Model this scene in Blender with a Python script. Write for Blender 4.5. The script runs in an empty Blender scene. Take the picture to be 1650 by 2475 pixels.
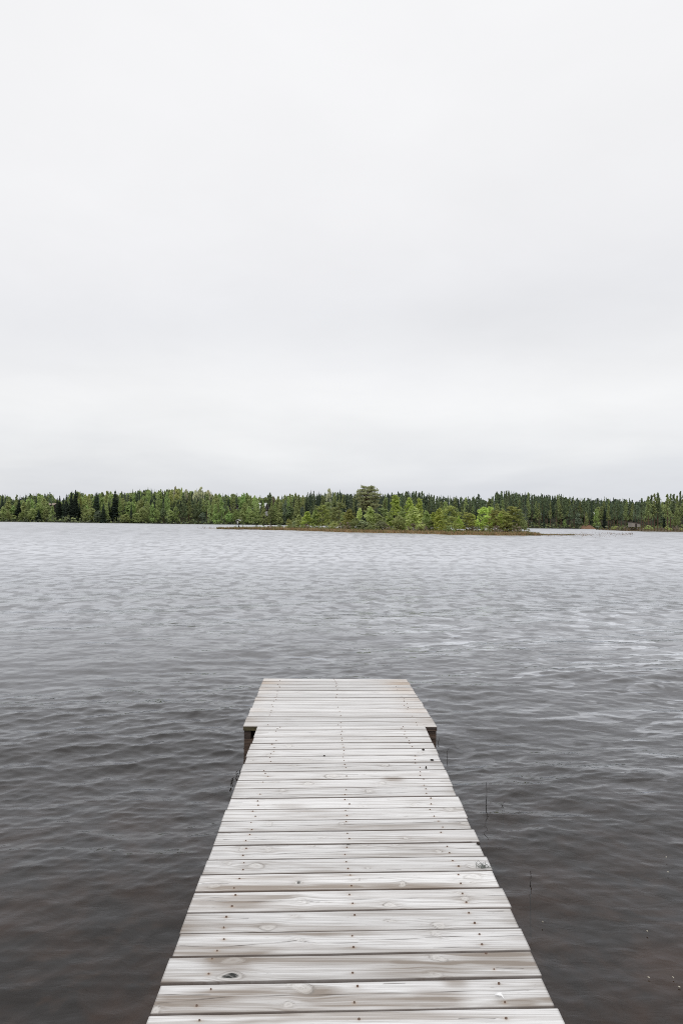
import bpy, math, random
import numpy as np
from mathutils import Matrix, Vector

rng = np.random.default_rng(11)
random.seed(11)
sc = bpy.context.scene
COL = sc.collection

# ------------------------------------------------------------------ camera
F = 1650.0                                   # focal length in photo pixels (24 mm on 36 mm)
CAM_H = 2.05                                 # eye above the water
PITCH = math.atan(24.5 / F)
ROLL = 0.0123
fwd = np.array([0, math.cos(PITCH), math.sin(PITCH)])
r0 = np.array([1.0, 0, 0]); u0 = np.array([0, -math.sin(PITCH), math.cos(PITCH)])
rgt = r0 * math.cos(ROLL) + u0 * math.sin(ROLL)
upv = -r0 * math.sin(ROLL) + u0 * math.cos(ROLL)
CAM = np.array([0, 0, CAM_H])
cam_d = bpy.data.cameras.new("camera"); cam = bpy.data.objects.new("camera", cam_d); COL.objects.link(cam)
M = Matrix(((rgt[0], upv[0], -fwd[0], 0), (rgt[1], upv[1], -fwd[1], 0), (rgt[2], upv[2], -fwd[2], CAM_H), (0, 0, 0, 1)))
cam.matrix_world = M
cam_d.lens = 24; cam_d.sensor_width = 36; cam_d.clip_start = 0.05; cam_d.clip_end = 6000
sc.camera = cam

def ray(x, y):
    return fwd + rgt * ((x - 825.0) / F) + upv * ((1237.5 - y) / F)
def at_depth(x, y, d):                       # point seen at photo position x, y lying d metres ahead
    r = ray(x, y); return CAM + r * (d / r[1])
def on_level(x, y, z=0.0):
    r = ray(x, y); return CAM + r * ((z - CAM_H) / r[2])
def yh(x): return 1262.0 + ROLL * (x - 825.0)

# ------------------------------------------------------------------ helpers
def mesh_obj(name, verts, faces, mats, parent=None, attrs=None, mat_idx=None, smooth=False, fattrs=None, cattrs=None):
    me = bpy.data.meshes.new(name)
    verts = np.asarray(verts, dtype=np.float32)
    if isinstance(faces, np.ndarray):
        n, k = faces.shape
        me.vertices.add(len(verts)); me.vertices.foreach_set("co", verts.ravel())
        me.loops.add(n * k); me.loops.foreach_set("vertex_index", faces.astype(np.int32).ravel())
        me.polygons.add(n); me.polygons.foreach_set("loop_start", np.arange(0, n * k, k, dtype=np.int32))
        me.polygons.foreach_set("loop_total", np.full(n, k, dtype=np.int32))
        me.update(calc_edges=True)
    else:
        me.from_pydata([tuple(map(float, v)) for v in verts], [], [tuple(map(int, f)) for f in faces]); me.update()
    for m in (mats if isinstance(mats, (list, tuple)) else [mats]): me.materials.append(m)
    if mat_idx is not None: me.polygons.foreach_set("material_index", np.asarray(mat_idx, dtype=np.int32))
    if smooth: me.polygons.foreach_set("use_smooth", np.ones(len(me.polygons), dtype=bool))
    for dom, dic in (("POINT", attrs), ("FACE", fattrs)):
        for k, v in (dic or {}).items():
            a = me.attributes.new(k, "FLOAT", dom); a.data.foreach_set("value", np.asarray(v, dtype=np.float32))
    for k, v in (cattrs or {}).items():
        a = me.attributes.new(k, "FLOAT_COLOR", "FACE")
        a.data.foreach_set("color", np.asarray(v, dtype=np.float32).ravel())
    o = bpy.data.objects.new(name, me); COL.objects.link(o)
    if parent is not None: o.parent = parent
    return o
def tag(o, label=None, cat=None, group=None, kind=None):
    if label: o["label"] = label
    if cat: o["category"] = cat
    if group: o["group"] = group
    if kind: o["kind"] = kind
    return o
def empty(name, loc, label=None, cat=None, group=None):
    o = bpy.data.objects.new(name, None); o.location = tuple(map(float, loc)); o.empty_display_size = 0.2
    COL.objects.link(o); return tag(o, label, cat, group)

class MB:                                    # collects simple solids for one mesh
    def __init__(s): s.v = []; s.f = []
    def add(s, v, f):
        b = len(s.v); s.v += [tuple(map(float, p)) for p in v]; s.f += [tuple(i + b for i in q) for q in f]
    def hexa(s, p):                          # 8 corners: bottom 0-3, top 4-7
        s.add(p, [(3, 2, 1, 0), (4, 5, 6, 7), (0, 1, 5, 4), (1, 2, 6, 5), (2, 3, 7, 6), (3, 0, 4, 7)])
    def box(s, x0, x1, y0, y1, z0, z1):
        s.hexa([(x0, y0, z0), (x1, y0, z0), (x1, y1, z0), (x0, y1, z0), (x0, y0, z1), (x1, y0, z1), (x1, y1, z1), (x0, y1, z1)])
    def tube(s, pts, rad, n=6):
        pts = [np.array(p, float) for p in pts]; rings = []
        for i, p in enumerate(pts):
            t = pts[min(i + 1, len(pts) - 1)] - pts[max(i - 1, 0)]; t /= np.linalg.norm(t) + 1e-9
            a = np.cross(t, (0.31, 0.95, 0.05)); a /= np.linalg.norm(a) + 1e-9; b = np.cross(t, a)
            r = rad[i] if hasattr(rad, "__len__") else rad
            rings.append([p + r * (math.cos(2 * math.pi * k / n) * a + math.sin(2 * math.pi * k / n) * b) for k in range(n)])
        v = [q for r in rings for q in r]; f = []
        for i in range(len(pts) - 1):
            for k in range(n): f.append((i * n + k, i * n + (k + 1) % n, (i + 1) * n + (k + 1) % n, (i + 1) * n + k))
        f.append(tuple(range(n - 1, -1, -1))); f.append(tuple((len(pts) - 1) * n + k for k in range(n)))
        s.add(v, f)
    def build(s, name, mat, parent=None, smooth=False):
        return mesh_obj(name, s.v, s.f, mat, parent, smooth=smooth)

# ------------------------------------------------------------------ material helpers
def new_mat(name):
    m = bpy.data.materials.new(name); m.use_nodes = True; nt = m.node_tree; nt.nodes.clear(); return m, nt
def N(nt, t, **kw):
    n = nt.nodes.new(t)
    for k, v in kw.items(): setattr(n, k, v)
    return n
def L(nt, a, b): nt.links.new(a, b)
def math_n(nt, op, a, b=None, clamp=False):
    n = N(nt, "ShaderNodeMath", operation=op, use_clamp=clamp)
    for i, v in enumerate((a, b)):
        if v is None: continue
        if isinstance(v, (int, float)): n.inputs[i].default_value = v
        else: L(nt, v, n.inputs[i])
    return n.outputs[0]
def mixc(nt, fac, a, b, blend="MIX"):
    n = N(nt, "ShaderNodeMix", data_type="RGBA", blend_type=blend)
    for i, v in ((0, fac), (6, a), (7, b)):
        if isinstance(v, (int, float)): n.inputs[i].default_value = v
        elif isinstance(v, tuple): n.inputs[i].default_value = v + (1,) if len(v) == 3 else v
        else: L(nt, v, n.inputs[i])
    return n.outputs[2]
def maprange(nt, v, a, b, c, d, smooth=False):
    n = N(nt, "ShaderNodeMapRange", interpolation_type="SMOOTHSTEP" if smooth else "LINEAR")
    L(nt, v, n.inputs[0])
    for i, q in enumerate((a, b, c, d)): n.inputs[1 + i].default_value = q
    return n.outputs[0]
def noise(nt, vec, scale, detail=3, rough=0.5, dist=0.0):
    n = N(nt, "ShaderNodeTexNoise"); n.inputs["Scale"].default_value = scale
    n.inputs["Detail"].default_value = detail; n.inputs["Roughness"].default_value = rough; n.inputs["Distortion"].default_value = dist
    if vec is not None: L(nt, vec, n.inputs["Vector"])
    return n.outputs["Fac"]
def attr(nt, name): return N(nt, "ShaderNodeAttribute", attribute_name=name)
def mapped(nt, vec, scale=(1, 1, 1), rot=(0, 0, 0)):
    n = N(nt, "ShaderNodeMapping"); n.inputs["Scale"].default_value = scale; n.inputs["Rotation"].default_value = rot
    L(nt, vec, n.inputs["Vector"]); return n.outputs[0]
def simple_mat(name, col, col2=None, scale=5.0, stretch=(1, 1, 1), rough=0.8, bump=0.0, detail=4):
    m, nt = new_mat(name); out = N(nt, "ShaderNodeOutputMaterial"); p = N(nt, "ShaderNodeBsdfPrincipled")
    tc = N(nt, "ShaderNodeTexCoord"); v = mapped(nt, tc.outputs["Object"], stretch)
    f = noise(nt, v, scale, detail, 0.6)
    L(nt, mixc(nt, maprange(nt, f, 0.3, 0.7, 0, 1), col, col2 or tuple(c * 0.6 for c in col)), p.inputs["Base Color"])
    p.inputs["Roughness"].default_value = rough
    if bump:
        b = N(nt, "ShaderNodeBump"); b.inputs["Strength"].default_value = bump; b.inputs["Distance"].default_value = 0.02
        L(nt, f, b.inputs["Height"]); L(nt, b.outputs[0], p.inputs["Normal"])
    L(nt, p.outputs[0], out.inputs[0]); return m

# ------------------------------------------------------------------ world, sun
SUN_EL, SUN_AZ = math.radians(48), math.radians(195)     # azimuth from +Y, clockwise: behind the camera
w = bpy.data.worlds.new("World"); sc.world = w; w.use_nodes = True; nt = w.node_tree; nt.nodes.clear()
wo = N(nt, "ShaderNodeOutputWorld"); bg = N(nt, "ShaderNodeBackground"); bg2 = N(nt, "ShaderNodeBackground")
sky = N(nt, "ShaderNodeTexSky", sky_type="NISHITA"); sky.sun_disc = False
sky.sun_elevation = SUN_EL; sky.sun_rotation = SUN_AZ
L(nt, sky.outputs[0], bg.inputs[0]); bg.inputs[1].default_value = 0.1
tc = N(nt, "ShaderNodeTexCoord"); d = tc.outputs["Generated"]
sep = N(nt, "ShaderNodeSeparateXYZ"); L(nt, d, sep.inputs[0])
z = sep.outputs[2]
zz = math_n(nt, "ADD", math_n(nt, "MAXIMUM", z, 0.0), 0.16)
comb = N(nt, "ShaderNodeCombineXYZ")
L(nt, math_n(nt, "DIVIDE", sep.outputs[0], zz), comb.inputs[0]); L(nt, math_n(nt, "DIVIDE", sep.outputs[1], zz), comb.inputs[1])
comb.inputs[2].default_value = 3.7
n1 = noise(nt, comb.outputs[0], 0.55, 5, 0.5, 0.3)
n2 = noise(nt, comb.outputs[0], 1.5, 5, 0.55, 0.2)
zsh = math_n(nt, "ADD", z, math_n(nt, "MULTIPLY", math_n(nt, "SUBTRACT", n1, 0.5), 0.16))
zsh = math_n(nt, "ADD", zsh, math_n(nt, "MULTIPLY", sep.outputs[0], -0.035))
ramp = N(nt, "ShaderNodeValToRGB"); L(nt, zsh, ramp.inputs[0])
def lin(c): c /= 255.0; return c / 12.92 if c <= 0.04045 else ((c + 0.055) / 1.055) ** 2.4
stops = [(0.0, (216, 219, 226)), (0.05, (224, 226, 231)), (0.11, (241, 242, 243)), (0.18, (250, 250, 250)),
         (0.27, (235, 236, 239)), (0.35, (243, 243, 245)), (0.47, (249, 249, 250)), (0.66, (251, 251, 252)), (1.0, (246, 246, 248))]
while len(ramp.color_ramp.elements) < len(stops): ramp.color_ramp.elements.new(0.5)
for e, (p, c) in zip(ramp.color_ramp.elements, stops):
    e.position = p; e.color = (lin(c[0]), lin(c[1]), lin(c[2]), 1)
ramp.color_ramp.interpolation = "B_SPLINE"
shade = maprange(nt, n2, 0.3, 0.75, 0.962, 1.025)
def patch(cx, cz, wx, wz, amt):                # a thinner or thicker place in the cloud
    a = math_n(nt, "POWER", math_n(nt, "DIVIDE", math_n(nt, "SUBTRACT", sep.outputs[0], cx), wx), 2.0)
    b = math_n(nt, "POWER", math_n(nt, "DIVIDE", math_n(nt, "SUBTRACT", zsh, cz), wz), 2.0)
    return math_n(nt, "MULTIPLY", math_n(nt, "POWER", 2.718, math_n(nt, "MULTIPLY", math_n(nt, "ADD", a, b), -1.0)), amt)
pa = math_n(nt, "ADD", patch(0.14, 0.175, 0.26, 0.05, 0.03), patch(0.28, 0.265, 0.30, 0.05, -0.035))
pa = math_n(nt, "ADD", pa, patch(-0.40, 0.06, 0.35, 0.07, -0.03))
shade = math_n(nt, "ADD", shade, pa)
cl = mixc(nt, 1.0, ramp.outputs[0], shade, "MULTIPLY")
L(nt, cl, bg2.inputs[0]); bg2.inputs[1].default_value = 1.0
mx = N(nt, "ShaderNodeMixShader"); mx.inputs[0].default_value = 0.96
L(nt, bg.outputs[0], mx.inputs[1]); L(nt, bg2.outputs[0], mx.inputs[2]); L(nt, mx.outputs[0], wo.inputs[0])
sd = bpy.data.lights.new("sun", "SUN"); sd.energy = 1.0; sd.angle = math.radians(25); sd.color = (1, 0.97, 0.93)
so = bpy.data.objects.new("sun", sd); COL.objects.link(so)
sdir = Vector((math.sin(SUN_AZ) * math.cos(SUN_EL), math.cos(SUN_AZ) * math.cos(SUN_EL), math.sin(SUN_EL)))
so.rotation_euler = sdir.to_track_quat("Z", "Y").to_euler(); so.location = (0, -10, 30)
sc.view_settings.view_transform = "Standard"; sc.view_settings.look = "None"; sc.view_settings.exposure = 0; sc.view_settings.gamma = 1
sc.render.engine = "CYCLES"; sc.cycles.max_bounces = 6; sc.cycles.transparent_max_bounces = 8
sc.cycles.use_denoising = False; sc.cycles.filter_width = 1.0
sc.cycles.caustics_reflective = False; sc.cycles.caustics_refractive = False

# ------------------------------------------------------------------ water
def make_water():
    ys = [-400, -120, -40, -12, -5, -2, -0.5]
    y = 0.3
    while y < 900:
        ys.append(y); y += max(0.010, min(y * y / 1900.0, y * 0.03))
    ys = np.array(ys + [950, 1400.0])
    t = np.linspace(-1, 1, 680)
    half = np.clip(np.abs(ys), 1.5, None) * 0.66 + 0.9
    X = half[:, None] * t[None, :]
    outer = np.array([1.15, 1.6, 3.0, 8.0])
    big = half[:, None] * outer[None, :] + np.array([0, 2, 30, 900.0])[None, :]
    X = np.concatenate([-big[:, ::-1], X, big], axis=1)
    Y = np.repeat(ys[:, None], X.shape[1], axis=1)
    cy = np.gradient(ys)[:, None]; cx = np.gradient(X, axis=1)
    cell = np.maximum(np.abs(cx), np.abs(cy) * 0.6)
    Z = np.zeros_like(X); DX = np.zeros_like(X); DY = np.zeros_like(X)
    g = np.random.default_rng(5)
    # gusts: patches of rougher and calmer water
    gust = np.zeros_like(X)
    for lam in (3.0, 4.5, 7.0, 11.0, 17.0, 26.0):
        for _ in range(3):
            a = g.uniform(0, 2 * math.pi); k = 2 * math.pi / lam
            gust += np.sin(k * (X * math.cos(a) * 0.6 + Y * math.sin(a)) + g.uniform(0, 6.28)) * 0.22
    gust = np.clip(1.0 + 0.35 * gust, 0.35, 1.9)
    calm = np.clip((Y - 1.5) / 4.5, 0.0, 1.0)                 # the shallows by the landing lie in the lee
    calm = 0.45 + 0.55 * calm
    settle = np.minimum(1.0, (7.0 / np.maximum(Y, 0.5)) ** 0.65)      # the open lake is ruffled, not steep
    specs = []
    for lam in np.geomspace(1.4, 0.065, 96):
        th = math.radians(97 + g.normal(0, 33)); specs.append((lam * g.uniform(0.9, 1.1), th, SLOPE * (0.55 if lam > 0.7 else 1.0 if lam > 0.35 else 1.4)))
    for lam, deg, s in ((2.9, 112, 0.020), (2.3, 116, 0.020), (1.9, 106, 0.014), (3.7, 118, 0.018), (5.2, 114, 0.014), (2.1, 74, 0.010), (1.6, 121, 0.014)):
        specs.append((lam, math.radians(deg), s))
    for lam, th, s in specs:
        k = 2 * math.pi / lam; a = s / k; ph = g.uniform(0, 6.28)
        att = np.clip((lam / np.maximum(cell, 1e-6) - 2.5) / 2.5, 0, 1)
        big_ = lam > 1.5
        A = a * att * ((0.6 + 0.4 * gust) * (0.55 + 0.45 * calm) * settle ** 0.45 if big_ else gust * calm * settle)
        arg = k * (X * math.cos(th) + Y * math.sin(th)) + ph + 0.5 * np.sin(0.9 * X + 0.35 * Y + ph * 3) 
        c = np.cos(arg); s_ = np.sin(arg)
        Z += A * c; q = 1.0
        q = 1.5 if lam < 0.6 else 1.0
        DX -= q * A * s_ * math.cos(th); DY -= q * A * s_ * math.sin(th)
    co = np.stack([X + DX, Y + DY, Z], -1).reshape(-1, 3)
    nr, nc = X.shape
    i = np.arange(nr - 1)[:, None] * nc + np.arange(nc - 1)[None, :]
    faces = np.stack([i, i + 1, i + nc + 1, i + nc], -1).reshape(-1, 4)
    m, nt = new_mat("lake_water"); out = N(nt, "ShaderNodeOutputMaterial")
    tc = N(nt, "ShaderNodeTexCoord"); P = tc.outputs["Object"]
    sp = N(nt, "ShaderNodeSeparateXYZ"); L(nt, P, sp.inputs[0])
    Yw = sp.outputs[1]
    # ripples too small for the mesh; those finer than a few centimetres to metres are carried by the gloss further out
    r1 = noise(nt, mapped(nt, P, (0.6, 1.0, 1), (0, 0, 0.15)), 9.0, 3, 0.55, 0.5)
    r2 = noise(nt, mapped(nt, P, (0.75, 1.0, 1), (0, 0, -0.2)), 2.6, 3, 0.6, 0.5)
    r3 = noise(nt, mapped(nt, P, (0.85, 1.0, 1), (0, 0, 0.1)), 1.0, 3, 0.6, 0.4)
    r4 = noise(nt, mapped(nt, P, (0.6, 1.0, 1), (0, 0, 0.05)), 0.28, 2, 0.5, 0.3)
    gustn = maprange(nt, noise(nt, mapped(nt, P, (0.4, 1, 1)), 0.13, 3, 0.55), 0.3, 0.7, 0.6, 1.4)
    h = math_n(nt, "MULTIPLY", r1, maprange(nt, Yw, 5.0, 14.0, 0.006, 0.0))
    h = math_n(nt, "ADD", h, math_n(nt, "MULTIPLY", r2, math_n(nt, "MULTIPLY", maprange(nt, Yw, 5.0, 12.0, 0.0, 0.020), maprange(nt, Yw, 16.0, 50.0, 1.0, 0.0))))
    h = math_n(nt, "ADD", h, math_n(nt, "MULTIPLY", r3, math_n(nt, "MULTIPLY", maprange(nt, Yw, 8.0, 22.0, 0.0, 0.075), maprange(nt, Yw, 40.0, 200.0, 1.0, 0.6))))
    h = math_n(nt, "ADD", h, math_n(nt, "MULTIPLY", r4, math_n(nt, "MULTIPLY", maprange(nt, Yw, 20.0, 50.0, 0.0, 0.075), maprange(nt, Yw, 80.0, 300.0, 1.0, 0.7))))
    h = math_n(nt, "MULTIPLY", h, gustn)
    cap = maprange(nt, Yw, 25.0, 120.0, 0.97, 0.80)
    b = N(nt, "ShaderNodeBump"); b.inputs["Strength"].default_value = 1.0; b.inputs["Distance"].default_value = BUMP_D
    L(nt, h, b.inputs["Height"])
    fr = N(nt, "ShaderNodeFresnel"); fr.inputs["IOR"].default_value = 1.40; L(nt, b.outputs[0], fr.inputs["Normal"])
    gl = N(nt, "ShaderNodeBsdfGlossy", distribution="MULTI_GGX"); L(nt, b.outputs[0], gl.inputs["Normal"])
    gl.inputs["Color"].default_value = (0.945, 0.962, 1.0, 1)
    L(nt, maprange(nt, Yw, 7.0, 38.0, 0.03, 0.40), gl.inputs["Roughness"])
    df = N(nt, "ShaderNodeBsdfDiffuse"); df.inputs["Color"].default_value = (0.034, 0.029, 0.0235, 1)
    tr = N(nt, "ShaderNodeBsdfTransparent"); tr.inputs["Color"].default_value = (0.88, 0.71, 0.56, 1)
    body = N(nt, "ShaderNodeMixShader"); L(nt, maprange(nt, Yw, 2.2, 11.0, 0.76, 0.0), body.inputs[0])
    L(nt, df.outputs[0], body.inputs[1]); L(nt, tr.outputs[0], body.inputs[2])
    mx = N(nt, "ShaderNodeMixShader"); ex = math_n(nt, "ADD", maprange(nt, Yw, 4.0, 14.0, 1.0, 0.60), maprange(nt, Yw, 40.0, 140.0, 0.0, 0.4))  # reflection brightened by distance, standing in for unresolved wave shading
    tot = None  # streaks painted into the reflection in place of shaded wave patches
    for sx_, sy_, rz_, lo, band in ((2.3, 1.7, 0.12, 0.68, (7, 16, 24, 40)), (1.6, 0.55, 0.06, 0.74, (22, 38, 60, 95)), (0.85, 0.14, 0.03, 0.78, (55, 100, 220, 700))):
        q = maprange(nt, noise(nt, mapped(nt, P, (sx_, sy_, 1), (0, 0, rz_)), 1.0, 2, 0.6, 0.35), 0.40, 0.55, lo, 1.07, True)
        k = math_n(nt, "MULTIPLY", maprange(nt, Yw, band[0], band[1], 0.0, 0.85), maprange(nt, Yw, band[2], band[3], 1.0, 0.0))
        m_ = math_n(nt, "ADD", 1.0, math_n(nt, "MULTIPLY", math_n(nt, "SUBTRACT", q, 1.0), k))
        tot = m_ if tot is None else math_n(nt, "MULTIPLY", tot, m_)
    # pale glints painted into the reflection, mostly out to the right of the landing
    gq = maprange(nt, noise(nt, mapped(nt, P, (1.5, 3.6, 1), (0, 0, 0.06)), 1.0, 2, 0.55, 0.6), 0.55, 0.585, 0.0, 0.6, True)
    gm = maprange(nt, noise(nt, P, 0.45, 2, 0.5), 0.40, 0.56, 0.25, 1.0)
    gx = math_n(nt, "MULTIPLY", maprange(nt, sp.outputs[0], -1.0, 2.0, 0.25, 1.0), math_n(nt, "MULTIPLY", maprange(nt, Yw, 3.2, 6.0, 0.0, 1.0), maprange(nt, Yw, 11.0, 22.0, 1.0, 0.0)))
    tot = math_n(nt, "MULTIPLY", tot, math_n(nt, "ADD", 0.97, math_n(nt, "MULTIPLY", math_n(nt, "MULTIPLY", gq, gm), gx)))
    fx = math_n(nt, "MULTIPLY", math_n(nt, "POWER", fr.outputs[0], ex), tot)
    L(nt, math_n(nt, "MULTIPLY", fx, cap, True), mx.inputs[0]); L(nt, body.outputs[0], mx.inputs[1]); L(nt, gl.outputs[0], mx.inputs[2])
    L(nt, mx.outputs[0], out.inputs[0])
    o = mesh_obj("water", co, faces, m, smooth=True)
    tag(o, "grey rippled lake water around the jetty", kind="structure"); return o
SLOPE = 0.0140; BUMP_D = 1.0
make_water()

def make_bed():                              # lake bed, running on under the water as the ground sheet
    xs = np.concatenate([[-1500, -300, -60], np.linspace(-15, 15, 61), [60, 300, 1500]])
    ys = np.concatenate([[-600, -50], np.linspace(-4, 24, 57), [60, 200, 600, 2500]])
    X, Y = np.meshgrid(xs, ys); g = np.random.default_rng(3)
    Z = -0.45 - np.clip((Y - 1), 0, 40) * 0.10 - np.clip(Y - 40, 0, 100) * 0.02
    for _ in range(14):
        a = g.uniform(0, 6.28); k = g.uniform(1, 5); Z += 0.03 * np.sin(k * (X * math.cos(a) + Y * math.sin(a)) + g.uniform(0, 6))
    nr, nc = X.shape; i = np.arange(nr - 1)[:, None] * nc + np.arange(nc - 1)[None, :]
    faces = np.stack([i, i + 1, i + nc + 1, i + nc], -1).reshape(-1, 4)
    m, nt = new_mat("lake_bed_stones"); out = N(nt, "ShaderNodeOutputMaterial"); p = N(nt, "ShaderNodeBsdfPrincipled")
    tc = N(nt, "ShaderNodeTexCoord"); P = tc.outputs["Object"]
    f = noise(nt, P, 1.6, 4, 0.6, 0.4); f2 = noise(nt, P, 5.5, 3, 0.5)
    c = mixc(nt, maprange(nt, f, 0.42, 0.70, 0, 1), (0.012, 0.014, 0.018), (0.15, 0.096, 0.062))
    c = mixc(nt, maprange(nt, f2, 0.52, 0.75, 0, 0.7), c, (0.17, 0.125, 0.09))
    L(nt, c, p.inputs["Base Color"]); p.inputs["Roughness"].default_value = 0.95; L(nt, p.outputs[0], out.inputs[0])
    tag(mesh_obj("lake_bed", np.stack([X, Y, Z], -1).reshape(-1, 3), faces, m, smooth=True), "brown stony lake bed", kind="structure")
make_bed()

# ------------------------------------------------------------------ jetty
D1, D2, D3 = 2.187, 5.488, 7.478
def deck_surface(nl, nr, fl, frr, da, db):
    nl, nr, fl, frr = [np.array(at_depth(*p)) for p in (nl, nr, fl, frr)]
    def P(u, s):
        t = (s - da) / (db - da)
        Lp = nl + (fl - nl) * np.expand_dims(t, -1); Rp = nr + (frr - nr) * np.expand_dims(t, -1)
        return Lp + (Rp - Lp) * np.expand_dims(u, -1)
    def inv(px, py):                        # photo position -> u, s on the deck
        n = np.cross(nr - nl, fl - nl); r = ray(px, py); t = n.dot(nl - CAM) / n.dot(r); q = CAM + r * t
        s = q[1]; tt = (s - da) / (db - da); lx = nl + (fl - nl) * tt; rx = nr + (frr - nr) * tt
        return (q[0] - lx[0]) / (rx[0] - lx[0]), s
    return P, inv, np.linalg.norm(nr - nl)
WALK, walk_inv, WW = deck_surface((352, 2475, D1), (1363, 2475, D1), (623, 1755, D2), (1026, 1755, D2), D1, D2)
PLAT, plat_inv, PW = deck_surface((588.5, 1755, D2), (1055.5, 1756.5, D2), (638, 1639.5, D3), (982, 1641.5, D3), D2, D3)

KNOTS = [  # photo x, y, half length px, half width px, kind (0 pale, 1 ringed, 2 dark core)
    (557, 2359, 27, 11, 2), (563, 2322, 24, 9, 0), (729, 2386, 29, 13, 1), (697, 2427, 12, 8, 1), (647, 2241, 17, 8, 1), (376, 2440, 12, 9, 1),
    (722, 2272, 14, 6, 0), (1060, 2235, 18, 7, 1), (1052, 2258, 12, 8, 0), (1056, 2316, 18, 8, 1), (1051, 2356, 16, 9, 0), (618, 2093, 18, 7, 1),
    (722, 2133, 7, 5, 2), (731, 2178, 11, 7, 0), (973, 2137, 9, 6, 1), (942, 2187, 13, 7, 1), (1143, 2119, 20, 7, 0), (1122, 2171, 10, 6, 1),
    (1140, 2093, 14, 6, 0), (744, 1894, 11, 3.5, 1), (683, 1910, 8, 4, 0), (698, 1803, 9, 4, 0), (800, 1876, 14, 5, 1), (923, 1893, 9, 4, 0),
    (650, 1992, 10, 5, 0), (826, 1992, 7, 4, 0), (585, 2052, 8, 6, 0), (650, 2052, 9, 6, 0), (842, 2040, 9, 4, 2), (955, 2040, 8, 5, 0),
    (1060, 2058, 7, 4, 1), (980, 2026, 6, 3, 1), (552, 2086, 9, 5, 0), (600, 1800, 8, 3, 1), (652, 1826, 9, 4, 0), (1000, 1945, 9, 4, 0),
    (890, 1912, 8, 4, 1), (930, 1850, 9, 4, 1), (1085, 1955, 12, 5, 0), (520, 2140, 12, 7, 0), (1125, 1990, 12, 4, 1), (880, 2040, 10, 5, 0)]
STAINS = [  # photo x, y, half length px, half width px, strength
    (640, 2147, 160, 8, 0.75), (1000, 2143, 150, 9, 0.9), (820, 2143, 80, 6, 0.7), (560, 2330, 60, 22, 0.5), (820, 2318, 260, 20, 0.55), (1020, 2340, 140, 24, 0.6),
    (1190, 2316, 130, 20, 0.55), (880, 2420, 160, 16, 0.75), (760, 2400, 60, 16, 0.5), (1060, 2415, 70, 24, 0.7), (1250, 2423, 50, 7, 0.7), (1100, 2375, 30, 14, 0.5),
    (470, 2412, 90, 7, 0.6), (900, 2455, 260, 10, 0.6), (640, 2452, 200, 8, 0.6), (800, 2245, 160, 8, 0.5), (700, 2255, 140, 6, 0.4), (950, 1884, 26, 7, 0.6),
    (1010, 1872, 60, 3, 0.45), (590, 2185, 60, 10, 0.35), (950, 2208, 140, 6, 0.45), (560, 2395, 120, 8, 0.35), (430, 2260, 60, 9, 0.3), (1180, 2040, 22, 8, 0.5),
    (700, 1948, 40, 6, 0.35), (740, 1960, 60, 3, 0.35), (840, 2000, 130, 4, 0.35), (960, 1999, 70, 4, 0.45)]
CRACKS = [  # photo points along a split in a board
    [(432, 2286), (560, 2287), (640, 2281), (715, 2274)], [(725, 2275), (770, 2280), (865, 2278)], [(868, 2272), (972, 2270), (1050, 2265), (1275, 2262)],
    [(563, 2219), (600, 2219)], [(1175, 2203), (1217, 2202)], [(514, 2066), (640, 2064), (840, 2058), (1170, 2050)], [(828, 2041), (848, 2044)],
    [(485, 2176), (600, 2179), (760, 2176), (940, 2172), (1225, 2163)], [(545, 1999), (700, 1997), (960, 1990), (1130, 1986)],
    [(590, 1828), (820, 1826), (1060, 1824)], [(620, 1860), (900, 1851), (1080, 1850)], [(580, 1928), (800, 1922), (1105, 1912)], [(380, 2424), (560, 2408), (760, 2404), (1330, 2391)],
    [(480, 2103), (505, 2103)], [(540, 2029), (700, 2030)], [(1010, 1838), (1070, 1836)], [(620, 1772), (800, 1770), (1040, 1768)]]

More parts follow.
